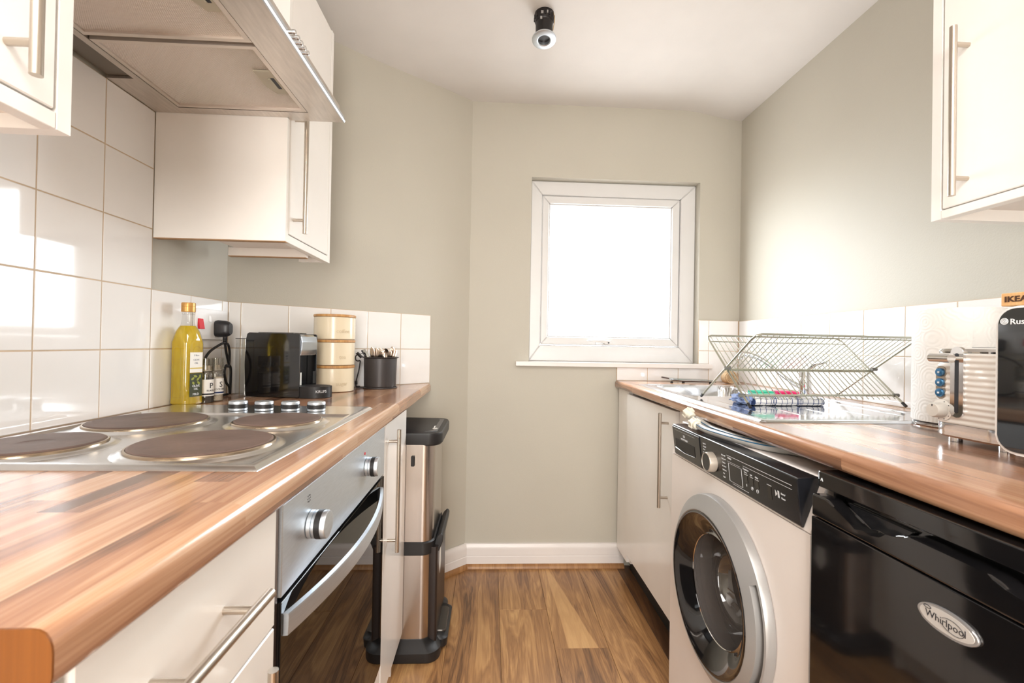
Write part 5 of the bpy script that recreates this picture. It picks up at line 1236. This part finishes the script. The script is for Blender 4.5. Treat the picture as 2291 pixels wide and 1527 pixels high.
wbk = thing('bamboo_board', 'bamboo board with stamped lettering lying on top of the microwave', 'board', (.766, .656, ZR + MH + .0005), math.atan2(-.993, .12))
part('board_slab', box(NB(), (.004, .004, 0), (.30, .20, .0195), .0012), wood('light_bamboo_board', [(0, (176, 126, 74)), (.5, (214, 170, 118)), (1, (234, 196, 148))], rough=.5, scale=(1, 1, 1)), wbk, local=True)
text('stamped_lettering', 'IKEA', .0115, mat('burnt_print', (70, 44, 28), .7), wbk, (.0225, .0037, .0098), (1, 0, 0), (0, 0, 1), ext=.0004, sx=1.15, local=True, bold=.00035)
text('stamped_lettering', '\u00ae', .006, bpy.data.materials['burnt_print'], wbk, (.0425, .0037, .0125), (1, 0, 0), (0, 0, 1), ext=.0004, local=True)

# ================================================================ downlight hanging out of the ceiling
lx, ly = .1705, 1.60; lz = cz(lx, ly)
dn_ = thing('downlight', 'black recessed downlight with brushed ring hanging from the ceiling', 'ceiling light', (lx, ly, lz))
DB = mat('black_lamp_can', (34, 30, 30), .4, .3)
part('lamp_can', lathe(NB(), [(.034, .0005), (.0355, -.010), (.0335, -.030), (.0305, -.034), (.0300, -.086), (.031, -.088)], (lx, ly, lz), 'Z', 40), DB, dn_)
bm = NB()
for a in range(14):
    t = 2 * PI * a / 14 + .2; c = Vector((lx + .0352 * math.cos(t), ly + .0352 * math.sin(t), lz - .0105)); tube(bm, [c, c + Vector((0, 0, -.014))], .0022, 6)
part('cooling_fin', bm, DB, dn_)
for t, zz_, w_ in ((-1.9, -.018, .008), (-1.35, -.016, .0045), (-2.0, -.037, .007)):
    c = Vector((lx + .0345 * math.cos(t), ly + .0345 * math.sin(t) - .001, lz + zz_)); part('vent_plate', box(NB(), c - Vector((w_ / 2, .0015, .005)), c + Vector((w_ / 2, .0015, .005))), GREYPL, dn_, label='bright metal plate')
bm = NB(); tube(bm, smooth_path([(lx + .030, ly - .016, lz - .004), (lx + .0330, ly - .018, lz - .020), (lx + .0345, ly - .012, lz - .034), (lx + .0310, ly - .004, lz - .060)], 5), .0012, 6)
part('spring_clip', bm, mat('brass_spring', (190, 160, 110), .3, .9), dn_)
# bezel, tipped slightly towards the room
tilt = Matrix.Translation((lx, ly, lz - .086)) @ Matrix.Rotation(math.radians(-9), 4, 'X')
def tilted(bm): bm.transform(tilt); return bm
part('bezel', tilted(lathe(NB(), [(.0300, .004), (.0330, .002), (.0400, -.001), (.0428, -.004), (.0425, -.0075), (.0380, -.0100), (.0250, -.0115), (.0215, -.0095), (.0205, -.002), (.0200, .012)], (0, 0, 0), 'Z', 56, caps=(False, False))), OVENST, dn_, label='brushed steel bezel')
part('bulb_face', tilted(lathe(NB(), [(.0200, .004), (.014, .0015), (.0, .001)], (0, 0, 0), 'Z', 32, caps=(False, False))), mat('frosted_bulb_face', (176, 170, 160), .3), dn_)
